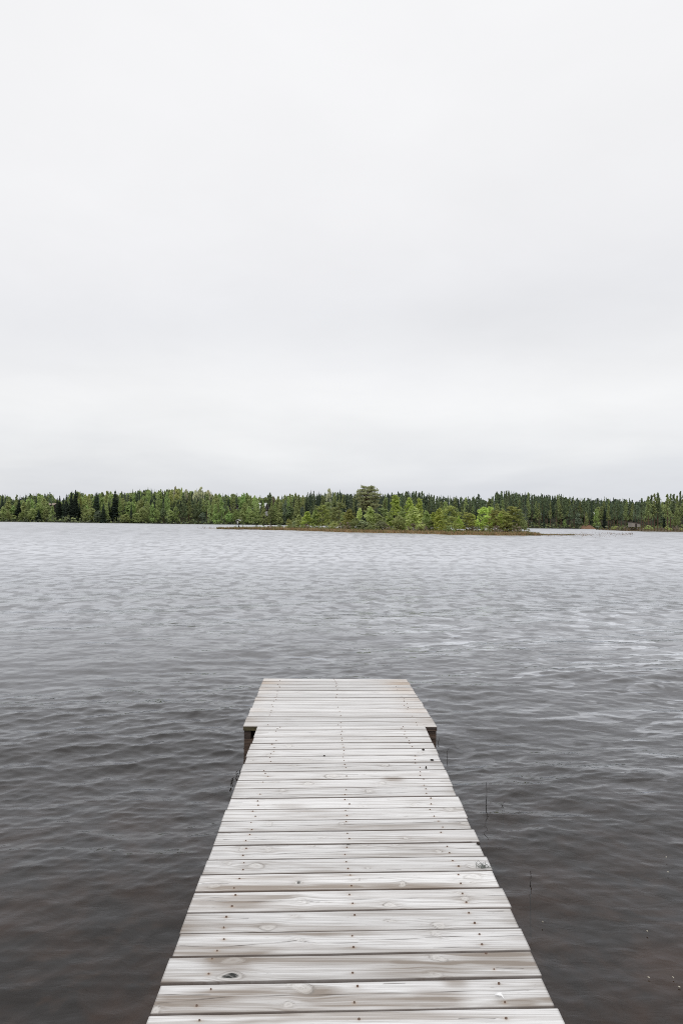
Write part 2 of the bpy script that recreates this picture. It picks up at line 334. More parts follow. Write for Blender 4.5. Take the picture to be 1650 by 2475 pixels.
def wood_material():
    m, nt = new_mat("whitewashed_boards"); out = N(nt, "ShaderNodeOutputMaterial"); p = N(nt, "ShaderNodeBsdfPrincipled")
    bu, bv, bid = (attr(nt, a).outputs["Fac"] for a in ("bu", "bv", "bid"))
    def vec(a, b):
        c = N(nt, "ShaderNodeCombineXYZ"); L(nt, math_n(nt, "MULTIPLY", bu, a), c.inputs[0]); L(nt, math_n(nt, "MULTIPLY", bv, b), c.inputs[1])
        L(nt, math_n(nt, "MULTIPLY", bid, 57.0), c.inputs[2]); return c.outputs[0]
    fine = noise(nt, vec(2.6, 190), 1.0, 5, 0.68)
    mid = noise(nt, vec(1.1, 46), 1.0, 4, 0.6, 0.3)
    wide = noise(nt, vec(1.3, 9), 1.0, 3, 0.55, 0.5)
    flake = noise(nt, vec(14, 120), 1.0, 3, 0.65)
    tone = maprange(nt, bid, 0, 1, 0.86, 1.05)
    c = mixc(nt, maprange(nt, fine, 0.46, 0.66, 0, 0.85), (0.80, 0.797, 0.793), (0.42, 0.408, 0.395))
    c = mixc(nt, maprange(nt, mid, 0.5, 0.70, 0, 0.85), c, (0.37, 0.348, 0.325))
    line = noise(nt, vec(3.2, 420), 1.0, 2, 0.5)
    c = mixc(nt, maprange(nt, line, 0.58, 0.70, 0, 0.5), c, (0.30, 0.27, 0.25))
    near = attr(nt, "near").outputs["Fac"]
    st = math_n(nt, "MULTIPLY", maprange(nt, wide, 0.5, 0.72, 0, 1), math_n(nt, "ADD", math_n(nt, "MULTIPLY", near, 0.75), 0.2))
    st = math_n(nt, "ADD", st, attr(nt, "stain").outputs["Fac"], True)
    st = math_n(nt, "MULTIPLY", st, maprange(nt, mid, 0.30, 0.60, 0.40, 1.25), True)
    c = mixc(nt, st, c, mixc(nt, fine, (0.25, 0.21, 0.175), (0.36, 0.32, 0.285)))
    c = mixc(nt, attr(nt, "rust").outputs["Fac"], c, (0.50, 0.36, 0.24))
    c = mixc(nt, math_n(nt, "MULTIPLY", maprange(nt, flake, 0.66, 0.76, 0, 0.75), 1.0), c, (0.25, 0.235, 0.22))
    kn = attr(nt, "knot").outputs["Fac"]; kr = attr(nt, "kr").outputs["Fac"]
    rings = math_n(nt, "SINE", math_n(nt, "ADD", math_n(nt, "MULTIPLY", kr, 10.0), math_n(nt, "MULTIPLY", flake, 11.0)))
    kc = mixc(nt, maprange(nt, rings, 0.1, 1, 0, 0.5), (0.68, 0.66, 0.63), (0.33, 0.30, 0.27))
    c = mixc(nt, kn, c, kc)
    c = mixc(nt, attr(nt, "ring").outputs["Fac"], c, (0.24, 0.22, 0.20))
    kd = math_n(nt, "MULTIPLY", attr(nt, "kdark").outputs["Fac"], maprange(nt, flake, 0.35, 0.6, 0.5, 1.2), True)
    c = mixc(nt, kd, c, (0.035, 0.038, 0.035))
    c = mixc(nt, attr(nt, "crack").outputs["Fac"], c, (0.06, 0.045, 0.038))
    c = mixc(nt, attr(nt, "edge").outputs["Fac"], c, (0.07, 0.048, 0.038))
    c = mixc(nt, 1.0, c, tone, "MULTIPLY")
    L(nt, c, p.inputs["Base Color"]); p.inputs["Roughness"].default_value = 0.82; p.inputs["Specular IOR Level"].default_value = 0.25
    hh = math_n(nt, "ADD", math_n(nt, "MULTIPLY", fine, 0.6), math_n(nt, "MULTIPLY", mid, 0.7))
    hh = math_n(nt, "SUBTRACT", hh, math_n(nt, "MULTIPLY", attr(nt, "crack").outputs["Fac"], 1.5))
    b = N(nt, "ShaderNodeBump"); b.inputs["Strength"].default_value = 0.5; b.inputs["Distance"].default_value = 0.002
    L(nt, hh, b.inputs["Height"]); L(nt, b.outputs[0], p.inputs["Normal"])
    L(nt, p.outputs[0], out.inputs[0]); return m
WOOD = wood_material()
NAIL = simple_mat("rusty_nail", (0.10, 0.075, 0.06), (0.16, 0.09, 0.06), 300, rough=0.7)
WETWOOD = simple_mat("dark_wet_timber", (0.055, 0.036, 0.028), (0.018, 0.013, 0.011), 3, (1, 14, 14), 0.6, 0.6)
MOSSWOOD = simple_mat("mossy_board_end", (0.10, 0.085, 0.04), (0.035, 0.028, 0.018), 12, (1, 3, 3), 0.85, 0.4)
REDWOOD = simple_mat("red_brown_timber", (0.125, 0.080, 0.058), (0.036, 0.026, 0.021), 4, (1, 12, 12), 0.7, 0.5)

def seg_dist(px, py, pts):
    best = np.full(px.shape, 1e9)
    for (ax, ay), (bx, by) in zip(pts[:-1], pts[1:]):
        dx, dy = bx - ax, by - ay; t = np.clip(((px - ax) * dx + (py - ay) * dy) / (dx * dx + dy * dy + 1e-12), 0, 1)
        best = np.minimum(best, np.hypot(px - ax - t * dx, py - ay - t * dy))
    return best
def make_deck(name, P, inv, width, bounds, theta, parent, thick, nail_u, s_near, rusty, seed, gaps):
    g = np.random.default_rng(seed)
    nu, nv = 190, 40
    def to_m(x, y):
        u, s = inv(x, y); return u * width, s
    kn = []
    for (x, y, rx, ry, k) in KNOTS:
        u, s = to_m(x, y); u2, _ = to_m(x + rx, y); _, s2 = to_m(x, y - ry); kn.append((u, s, abs(u2 - u), abs(s2 - s), k))
    stn = []
    for (x, y, rx, ry, a) in STAINS:
        u, s = to_m(x, y); u2, _ = to_m(x + rx, y); _, s2 = to_m(x, y - ry); stn.append((u, s, abs(u2 - u), abs(s2 - s), a))
    crk = [[to_m(*q) for q in c] for c in CRACKS]
    V = []; Fq = []; A = {k: [] for k in ("bu", "bv", "bid", "knot", "kr", "kdark", "ring", "stain", "rust", "crack", "edge", "near")}; mi = []; nv_tot = 0
    for b in range(len(bounds) - 1):
        s1, s0 = bounds[b], bounds[b + 1]            # s1 far edge, s0 near edge
        gf, gn = gaps[b] * 0.5, gaps[b + 1] * 0.5
        e0, e1 = g.normal(0, 0.003), g.normal(0, 0.003)
        uu = np.concatenate([[0], np.linspace(0, 1, nu), [1]]); vv = np.concatenate([[0], np.linspace(0, 1, nv), [1]])
        UU, VV = np.meshgrid(uu, vv)
        um = e0 / width + UU * (1 + (e1 - e0) / width)
        wob = lambda ph, a: a * (np.sin(um * 7 + ph) + 0.6 * np.sin(um * 17 + 2 * ph) + 0.4 * np.sin(um * 41 + 3 * ph))
        ph = g.uniform(0, 6, 2)
        sf = s1 - gf + (um - .5) * width * math.tan(theta(s1)) + wob(ph[0], 0.0009)
        sn = s0 + gn + (um - .5) * width * math.tan(theta(s0)) + wob(ph[1], 0.0009)
        S = sn + (sf - sn) * VV
        co = P(um, S)
        X = um * width
        dn, dfar = S - sn, sf - S
        de = np.minimum(dn, dfar)
        co[..., 2] += g.normal(0, 0.0006) + (VV - .5) * g.normal(0, 0.0006) - 0.002 * np.exp(-(de / 0.003) ** 2) + 0.0004 * np.sin((VV - .5) * 2.6) * g.choice([-1, 1])
        rim = np.zeros_like(UU, bool); rim[0] = rim[-1] = True; rim[:, 0] = rim[:, -1] = True
        co[..., 2][rim] -= thick
        # wood figure
        bv = (S - s0).copy(); knot = np.zeros_like(X); kr = np.zeros_like(X); kd = np.zeros_like(X); ring = np.zeros_like(X); st = np.zeros_like(X); cr = np.zeros_like(X); rust = np.zeros_like(X)
        local = [k for k in kn if s0 < k[1] < s1]
        for _ in range(g.integers(0, 3)):
            local.append((g.uniform(0.03, width - .03), g.uniform(s0 + .02, s1 - .02), g.uniform(.01, .022), g.uniform(.006, .012), int(g.choice([0, 0, 1]))))
        for (kx, ks, rx, ry, kk) in local:
            dx, ds = (X - kx), (S - ks); tilt = 0.25 * math.sin(kx * 37); ds = ds - tilt * dx
            an = np.arctan2(ds / ry, dx / rx); rr = np.hypot(dx / rx, ds / ry) * (1 + .16 * np.sin(2 * an + kx * 51) + .12 * np.sin(3 * an + kx * 83))
            rel = np.hypot(dx / (rx * 2.6), ds / (ry * 1.8))
            bv -= ds * 0.85 * np.exp(-rel ** 2)
            bv += 0.004 * np.exp(-rel ** 2) * np.sign(ds)
            w_ = np.clip((1.05 - rr) / 0.15, 0, 1); knot = np.maximum(knot, w_ * (0.55 if kk else 0.35)); kr = np.where(w_ > 0, rr, kr)
            side = 0.5 + 0.5 * np.sin(np.arctan2(ds, dx) + kx * 29)
            ring = np.maximum(ring, np.exp(-((rr - 1.02) / 0.10) ** 2) * (0.95 if kk else 0.4) * side)
            if kk == 2: kd = np.maximum(kd, np.clip((0.72 - rr) / 0.2, 0, 1))
            st = np.maximum(st, 0.35 * np.exp(-np.hypot(dx / (rx * 2.4), ds / (ry * 1.9)) ** 2) * (rr > 0.9) * (1 if kk else .5))
        for (kx, ks, rx, ry, a) in stn:
            if not (s0 - .02 < ks < s1 + .02): continue
            st = np.maximum(st, min(1, a * 1.35) * np.exp(-(np.abs((X - kx) / rx) ** 3 + np.abs((S - ks) / ry) ** 3)))
        for c in crk:
            mid_s = np.mean([q[1] for q in c])
            if not (s0 - 0.005 < mid_s < s1 + 0.005): continue
            dd = seg_dist(X, S + 0.0012 * np.sin(X * 23), c); cr = np.maximum(cr, np.exp(-(dd / 0.0018) ** 2) * (0.6 + 0.4 * np.sin(X * 31 + b)))
        for _ in range(g.integers(1, 4)):               # short drying checks, mostly at the board ends
            cx = g.choice([g.uniform(0, .12), g.uniform(width - .12, width), g.uniform(0, width)]); cs = g.uniform(s0 + .015, s1 - .015); ln = g.uniform(.02, .09)
            dd = seg_dist(X, S, [(cx - ln, cs), (cx + ln, cs + g.normal(0, .002))]); cr = np.maximum(cr, 0.75 * np.exp(-(dd / 0.0015) ** 2))
        st = np.maximum(st, g.uniform(0.0, 0.35) * np.exp(-(np.minimum(X, width - X) / 0.06) ** 2))
        ns = g.uniform(0, .3); st = np.maximum(st, ns * np.exp(-(dn / 0.02) ** 2))
        if rusty:
            rust = rusty(um, S, b)
        edge = np.clip(np.exp(-(np.minimum(dn, dfar) / 0.0022) ** 2) * 0.75 + 0.25 * np.exp(-(np.minimum(X - e0, width + e1 - X) / 0.004) ** 2), 0, .8)
        edge[rim] = 1.0
        near = np.clip((s_near - S) / 1.6, 0, 1)
        V.append(co.reshape(-1, 3)); n = co.shape[0] * co.shape[1]
        vals = dict(bu=X + g.uniform(0, 40), bv=bv, bid=np.full_like(X, g.random()), knot=knot, kr=kr, kdark=kd, ring=ring, stain=st, rust=rust, crack=cr, edge=edge, near=near)
        nr_, nc_ = co.shape[:2]; i = np.arange(nr_ - 1)[:, None] * nc_ + np.arange(nc_ - 1)[None, :]
        Fq.append(np.stack([i, i + 1, i + nc_ + 1, i + nc_], -1).reshape(-1, 4) + nv_tot)
        Fq.append(np.array([[0, (nr_ - 1) * nc_, nr_ * nc_ - 1, nc_ - 1]]) + nv_tot)
        mi += [0] * ((nr_ - 1) * (nc_ - 1) + 1)
        nv_tot += n
        # nails: two per joist
        for nu_ in nail_u:
            for fv in (0.26, 0.76):
                if g.random() < (0.4 if rusty else 0.10): continue
                un = nu_ + g.normal(0, 0.006); fv_ = fv + g.normal(0, 0.05); sN = s0 + (s1 - s0) * fv_ + (un - .5) * width * math.tan(theta(s0))
                dd = np.hypot(X - un * width, (S - sN) * 1.0); vals["rust"] = np.maximum(vals["rust"], 0.5 * np.exp(-(dd / 0.009) ** 2) * g.uniform(.2, 1))
                vals["stain"] = np.maximum(vals["stain"], g.uniform(0, .6) * np.exp(-((X - un * width) / 0.03) ** 2 - ((S - sN) / 0.005) ** 2))
                c = P(np.array(un), np.array(sN)); r = g.uniform(0.0022, 0.0036)
                ringp = [c + np.array([r * 1.25 * math.cos(a), r * math.sin(a), 0.0042]) for a in np.linspace(0, 2 * math.pi, 8, endpoint=False)]
                low = [q - np.array([0, 0, 0.01]) for q in ringp]
                V.append(np.array(ringp + low)); bq = nv_tot
                for k in range(8): Fq.append(np.array([[bq + k, bq + 8 + k, bq + 8 + (k + 1) % 8, bq + (k + 1) % 8]])); mi.append(1)
                for k in (0, 2, 4): Fq.append(np.array([[bq, bq + k + 1, bq + k + 2, bq + (k + 3) % 8]]) if k < 4 else np.array([[bq, bq + 5, bq + 6, bq + 7]])); mi.append(1)
                nv_tot += 16
                for k in vals:
                    pass
                nails_pad = 16
                A.setdefault("_pad", []).append(nails_pad)
        for k in A:
            if k == "_pad": continue
            A[k].append(np.concatenate([vals[k].ravel(), np.zeros(sum(A.get("_pad", [])))]))
        A["_pad"] = []
    A.pop("_pad")
    o = mesh_obj(name, np.concatenate(V), np.concatenate(Fq), [WOOD, NAIL], parent, attrs={k: np.concatenate(v) for k, v in A.items()}, mat_idx=mi)
    return o

jetty = empty("jetty", (0, 3.8, 0.4), "long whitewashed plank walkway of the jetty running out from the foot of the photo", "jetty")
bpy.context.view_layer.update()
def child(o, par):                            # geometry is in world space: keep it there
    o.parent = par; o.matrix_parent_inverse = par.matrix_world.inverted(); return o
g0 = np.random.default_rng(21)
bd = [D2 - 0.003] + [float(walk_inv(854, y)[1]) for y in (1764, 1780.3, 1795, 1810.4, 1827, 1843.8, 1862.7, 1883, 1903.5, 1926.6, 1953.5, 1980.8, 2007.6, 2039, 2073.9, 2108.6, 2150, 2199.8, 2248.9, 2305.3, 2369, 2442)]
while bd[-1] > 0.4: bd.append(bd[-1] - 0.1478 + g0.normal(0, 0.0012))
gp = np.clip(g0.normal(0.0092, 0.0024, len(bd)), 0.006, 0.014)
TH = lambda s: math.radians(float(np.interp(s, [2.19, 4.5, 4.9, 5.3, 5.5], [1.6, 1.8, 1.3, .45, 0.05])))
child(make_deck("deck", WALK, walk_inv, WW, bd, TH, None, 0.030, (0.127, 0.505, 0.872), 4.0, None, 31, gp), jetty)
for u in (0.13, 0.505, 0.87):
    mb = MB(); a, b = WALK(np.array(u), np.array(0.45)), WALK(np.array(u), np.array(D2 - .02)); h = 0.0475
    mb.hexa([a + [-.024, 0, -.15], a + [.024, 0, -.15], b + [.024, 0, -.15], b + [-.024, 0, -.15], a + [-.024, 0, -.034], a + [.024, 0, -.034], b + [.024, 0, -.034], b + [-.024, 0, -.034]])
    child(mb.build("beam", WETWOOD), jetty)
for s in (1.0, 3.0):
    for u in (0.13, 0.87):
        c = WALK(np.array(u), np.array(s)); mb = MB(); mb.tube([(c[0] + .09 * (1 if u < .5 else -1), s, c[2] - .04), (c[0] + .09 * (1 if u < .5 else -1), s, -1.0)], 0.06, 10)
        child(mb.build("post", WETWOOD), jetty)

plat = empty("swimming_platform", (0, 6.5, 0.33), "wider white plank platform on a dark timber crib at the far end of the walkway", "platform")
bpy.context.view_layer.update()
pb = list(np.linspace(D3, D2, 14)); g1 = np.random.default_rng(8)
pb = [pb[0]] + [p + g1.normal(0, .004) for p in pb[1:-1]] + [pb[-1]]
pg = np.clip(g1.normal(0.009, 0.003, len(pb)), .005, .016); pg[4] = .014; pg[5] = 0.013; pg[6] = .014; pg[7] = .012; pg[0] = 0; pg[-1] = 0
def rusty(um, S, b):
    return np.clip(0.55 * np.exp(-((um - 0.03) / 0.14) ** 2 - ((S - 7.2) / 0.28) ** 2) + 0.6 * np.exp(-((um - 0.93) / 0.12) ** 2 - ((S - 7.15) / 0.35) ** 2)
                   + 0.3 * np.exp(-((um - 0.96) / 0.1) ** 2) + 0.2 * np.exp(-((um - 0.02) / 0.06) ** 2), 0, 1) * (0.6 + 0.4 * math.sin(b * 2.3)) * 0.7
TH2 = lambda s: math.radians(float(np.interp(s, [D2, 6.2, 6.8, D3], [0.0, -0.05, 0.5, 0.0])))
child(make_deck("deck", PLAT, plat_inv, PW, pb, TH2, None, 0.032, (0.12, 0.5, 0.90), 0.0, rusty, 47, pg), plat)
# front board edge reads as a mossy strip, crib of stacked timbers below
fl, frr = PLAT(np.array(0.0), np.array(D2)), PLAT(np.array(1.0), np.array(D2)); bl, br = PLAT(np.array(0.0), np.array(D3)), PLAT(np.array(1.0), np.array(D3))
def bar_between(a, b, th, z0, z1, name, mat, par, out=(0, -1, 0)):
    o3 = np.array(out, float) * th; mb = MB()
    A, B = np.array(a, float), np.array(b, float)
    lo, hi = np.array([0, 0, z0]), np.array([0, 0, z1])
    mb.hexa([A + lo, B + lo, B + lo - o3, A + lo - o3, A + hi, B + hi, B + hi - o3, A + hi - o3]); return child(mb.build(name, mat), par)
mb = MB()
# facing strip 3 mm proud of the deck's front edge
A_, B_ = fl + [0.001, -0.003, 0], frr + [-0.001, -0.003, 0]
strips = [("front_trim", A_ , A_ + (B_ - A_) * 0.22, MOSSWOOD), ("front_trim", A_ + (B_ - A_) * 0.785, B_, REDWOOD)]
for nme, a, b, mt in strips: bar_between(a, b, 0.003, -0.0345, -0.0035, nme, mt, plat)
ins = 0.004
fa, fb = fl + [ins, 0.012, 0], frr + [-ins, 0.012, 0]; ba, bb = bl + [ins, -0.02, 0], br + [-ins, -0.02, 0]
zt = [(-0.105, -0.036), (-0.235, -0.109), (-0.37, -0.240), (-0.50, -0.375), (-0.64, -0.505), (-0.95, -0.645)]
for k, (z0, z1) in enumerate(zt):
    if k == 0:
        bar_between(fa + (fb - fa) * .0, fa + (fb - fa) * .035, 0.07, z0, z1, "crib_block", WETWOOD, plat)
        bar_between(fa + (fb - fa) * .16, fb, 0.07, z0, z1, "crib_timber", REDWOOD, plat)
    else:
        bar_between(fa, fb, 0.075, z0, z1, "crib_timber", REDWOOD if k < 4 else MOSSWOOD, plat)
    bar_between(ba, bb, 0.075, z0, z1, "crib_timber", WETWOOD, plat, (0, 1, 0))
    la, lb = fa + [0, .08, 0], ba + [0, -.08, 0]; ra, rb = fb + [0, .08, 0], bb + [0, -.08, 0]
    bar_between(la, lb, 0.075, z0, z1, "crib_timber", WETWOOD, plat, (-1, 0, 0)); bar_between(ra, rb, 0.075, z0, z1, "crib_timber", WETWOOD, plat, (1, 0, 0))
mb = MB(); c = fa + (fb - fa) * 0.09
mb.hexa([c + [-.05, .04, -.103], c + [.0, .04, -.103], c + [.0, .35, -.075], c + [-.05, .35, -.075], c + [.03, .04, -.04], c + [.07, .04, -.04], c + [.07, .35, -.036], c + [.03, .35, -.036]])
child(mb.build("crib_brace", simple_mat("grey_wood", (0.16, 0.14, 0.125), (0.08, 0.07, 0.06), 6, (1, 10, 10))), plat)

# ------------------------------------------------------------------ small things on and by the jetty
def deck_pt(x, y):
    u, s = walk_inv(x, y); return WALK(np.array(u), np.array(s))
def feather():
    a, b = deck_pt(1196, 2407), deck_pt(1217, 2418); ax = b - a; n = np.array([-ax[1], ax[0], 0]); n /= np.linalg.norm(n); V = []; Fc = []
    ws = [0.001, 0.007, 0.010, 0.011, 0.010, 0.007, 0.003, 0.0012, 0.0012]
    for i, w_ in enumerate(ws):
        t = i / (len(ws) - 1); c = a + ax * t + [0, 0, 0.004 + 0.009 * math.sin(t * 3)]
        jag = 0.0015 * (-1) ** i
        V += [c + n * (w_ + jag) + [0, 0, .002], c + [0, 0, .004], c - n * (w_ - jag) + [0, 0, .002], c - [0, 0, .001]]
    for i in range(len(ws) - 1):
        for k in range(4): Fc.append((i * 4 + k, i * 4 + (k + 1) % 4, i * 4 + 4 + (k + 1) % 4, i * 4 + 4 + k))
    o = mesh_obj("feather", V, Fc, simple_mat("white_feather", (0.9, 0.9, 0.9), (0.82, 0.82, 0.82), 200, rough=0.9)); tag(o, "small white feather lying on the nearest boards of the walkway", "feather")
feather()
DARKBARK = simple_mat("dark_bark", (0.035, 0.024, 0.018), (0.012, 0.009, 0.008), 200, rough=0.9, bump=0.4)
def crumb(x, y, lx, ly, h, label, seed):
    c = deck_pt(x, y); g = np.random.default_rng(seed); V = []; Fc = []
    n = 9; rings = [(0.0, 0.75), (0.4, 1.0), (0.8, 0.7), (1.0, 0.25)]
    for zf, rf in rings:
        for k in range(n):
            a = 2 * math.pi * k / n; q = rf * g.uniform(.7, 1.25); V.append(c + [lx * q * math.cos(a), ly * q * math.sin(a), 0.003 + h * zf])
    for i in range(len(rings) - 1):
        for k in range(n): Fc.append((i * n + k, i * n + (k + 1) % n, i * n + n + (k + 1) % n, i * n + n + k))
    Fc.append(tuple(range(n - 1, -1, -1))); Fc.append(tuple(3 * n + k for k in range(n)))
    tag(mesh_obj("bark_crumb", V, Fc, DARKBARK), label, "bark crumb", "dark crumbs lying on the walkway")
crumb(1022.5, 1814, .011, .010, .010, "dark bark crumb on the white boards, farthest crumb from the viewer near the platform", 1)
crumb(1043.5, 1839, .014, .008, .009, "flattest longest dark bark crumb near the right edge of the walkway", 2)
crumb(1029, 1858, .006, .012, .014, "upright little dark crumb standing by a board gap on the walkway", 3)
crumb(1155, 2042, .009, .011, .010, "dark crumb at the very right end of a stained board halfway along", 4)
crumb(783.5, 1828.5, .007, .006, .007, "tiny dark crumb alone left of the middle nail row", 5)
def lichen():
    c = deck_pt(1167, 2098) + [0, 0, .003]; g = np.random.default_rng(4); mb = MB()
    for k in range(26):
        a = g.uniform(0, 6.28); l = g.uniform(.012, .034); p0 = c + [g.normal(0, .012), g.normal(0, .006), 0]
        p1 = p0 + [l * .6 * math.cos(a), l * .5 * math.sin(a), g.uniform(.004, .012)]; p2 = p1 + [l * .5 * math.cos(a + g.normal(0, .7)), l * .4 * math.sin(a), g.uniform(-.004, .010)]
        mb.tube([p0, p1, p2], [.0011, .0009, .0005], 4)
    tag(mb.build("lichen_tuft", simple_mat("grey_lichen", (0.16, 0.18, 0.16), (0.06, 0.07, 0.06), 90)), "scraggy grey lichen tuft of twigs on the right end of a board", "lichen")
lichen()
STEM = simple_mat("dark_stem", (0.022, 0.016, 0.014), (0.012, 0.010, 0.009), 60)
def stem(pts, base_y, label, rad=0.0032):
    bx = pts[-1][0]; base = on_level(bx, base_y, 0.0); d_ = base[1]
    P3 = [at_depth(x, y, d_ + 0.02 * math.sin(i * 2.1)) for i, (x, y) in enumerate(pts)] + [base + [0.005, 0, -0.30]]
    mb = MB(); mb.tube(P3, [rad * (0.45 + 0.55 * i / (len(P3) - 1)) for i in range(len(P3))], 5)
    tag(mb.build("reed_stem", STEM), label, "reed stem", "bare stems standing in the water right of the jetty")
stem([(1174.4, 1891), (1175.6, 1912), (1175.2, 1925), (1173.6, 1944), (1174.7, 1962)], 1962, "tallest thin dark stem standing in the water right of the walkway")
stem([(1281, 2105), (1282.2, 2120), (1280.5, 2138)], 2138, "short dark stem nearest the viewer standing in the water right of the walkway")
stem([(1219, 1937), (1216, 1941), (1211, 1943.5), (1215, 1950)], 1950, "small bent dark twig in the water just right of the tallest stem", .0026)
stem([(1084, 1809), (1079, 1817), (1080.5, 1825)], 1825, "little crooked twig in the water right of the platform crib", .0026)
stem([(1061.5, 1783), (1060.5, 1789), (1058, 1792)], 1792, "tiny twig touching the right side of the platform crib", .0024)
def reed_clump():
    g = np.random.default_rng(9); base = on_level(577, 1876, 0)
    e = empty("water_plant", base, "sparse dark water plant tips breaking the surface left of the crib", "water plant"); bpy.context.view_layer.update()
    for k in range(14):
        t = g.random(); p = on_level(588 - 34 * t + g.normal(0, 4), 1862 + 34 * t + g.normal(0, 4), 0); l = g.uniform(.006, .016); a = g.uniform(-.4, 1.0); mb = MB()
        mb.tube([p + [0, 0, -.02], p + [0, 0, l * .5], p + [l * math.cos(a), l * .4, l]], [.0034, .003, .0018], 4)
        child(mb.build("stem", STEM), e)
    for (x, y) in ((1608.7, 2072), (1613, 2108), (1563, 2251), (1566.6, 2363), (1625.5, 2363), (1310.5, 2228.6), (1640, 2386)):
        p = on_level(x, y, 0.006); a = g.uniform(0, 3.1); c_, s_ = math.cos(a), math.sin(a); V = []
        for zz_ in (0.0, 0.003):
            for (u, v) in ((-.008, 0), (-.003, -.003), (.004, -.0025), (.009, .0005), (.003, .0032), (-.004, .0028)): V.append(p + [.65 * (u * c_ - v * s_), .65 * (u * s_ + v * c_), zz_ + .12 * abs(v)])
        Fc = [(5, 4, 3, 2, 1, 0), (6, 7, 8, 9, 10, 11)] + [(k, (k + 1) % 6, 6 + (k + 1) % 6, 6 + k) for k in range(6)]
        tag(mesh_obj("floating_leaf", V, Fc, FLECK), "tiny pale leaf fleck floating on the near water right of the walkway", "leaf", "leaf flecks on the water")
FLECK = simple_mat("pale_fleck", (0.6, 0.57, 0.48), (0.4, 0.36, 0.28), 200)
reed_clump()

# ------------------------------------------------------------------ foliage
def leaf_material(name, a, b, trans=0.35):
    """colour comes from the object's own colour; each face has its own tint."""
    m, nt = new_mat(name); out = N(nt, "ShaderNodeOutputMaterial")
    oi = N(nt, "ShaderNodeObjectInfo"); t = attr(nt, "tint").outputs["Fac"]
    k = maprange(nt, t, 0, 1, a, b)
    c = mixc(nt, 1.0, oi.outputs["Color"], k, "MULTIPLY")
    hs = N(nt, "ShaderNodeHueSaturation"); L(nt, c, hs.inputs["Color"])
    L(nt, maprange(nt, oi.outputs["Random"], 0, 1, 0.485, 0.515), hs.inputs["Hue"]); L(nt, maprange(nt, oi.outputs["Random"], 0, 1, 0.85, 1.15), hs.inputs["Value"])
    d = N(nt, "ShaderNodeBsdfDiffuse"); L(nt, hs.outputs[0], d.inputs[0]); tr = N(nt, "ShaderNodeBsdfTranslucent"); L(nt, hs.outputs[0], tr.inputs[0])
    mx = N(nt, "ShaderNodeMixShader"); mx.inputs[0].default_value = trans; L(nt, d.outputs[0], mx.inputs[1]); L(nt, tr.outputs[0], mx.inputs[2]); L(nt, mx.outputs[0], out.inputs[0]); return m
def face_col_material(name, trans=0.3):
    m, nt = new_mat(name); out = N(nt, "ShaderNodeOutputMaterial"); a = attr(nt, "fcol").outputs["Color"]
    d = N(nt, "ShaderNodeBsdfDiffuse"); L(nt, a, d.inputs[0]); tr = N(nt, "ShaderNodeBsdfTranslucent"); L(nt, a, tr.inputs[0])
    mx = N(nt, "ShaderNodeMixShader"); mx.inputs[0].default_value = trans; L(nt, d.outputs[0], mx.inputs[1]); L(nt, tr.outputs[0], mx.inputs[2]); L(nt, mx.outputs[0], out.inputs[0]); return m
LEAF = leaf_material("broad_leaves", 0.8, 1.36, 0.5)
NEEDLE = leaf_material("conifer_needles", 0.8, 1.3, 0.45)
MASSM = face_col_material("massed_foliage", 0.45)
BARK_B = simple_mat("birch_bark", (0.45, 0.43, 0.40), (0.10, 0.09, 0.08), 9, (1, 1, 3), 0.9)
BARK_P = simple_mat("pine_bark", (0.16, 0.09, 0.055), (0.08, 0.055, 0.042), 9, (1, 1, 3), 0.9)
BARK_S = simple_mat("spruce_bark", (0.085, 0.07, 0.06), (0.045, 0.038, 0.034), 9, (1, 1, 3), 0.9)

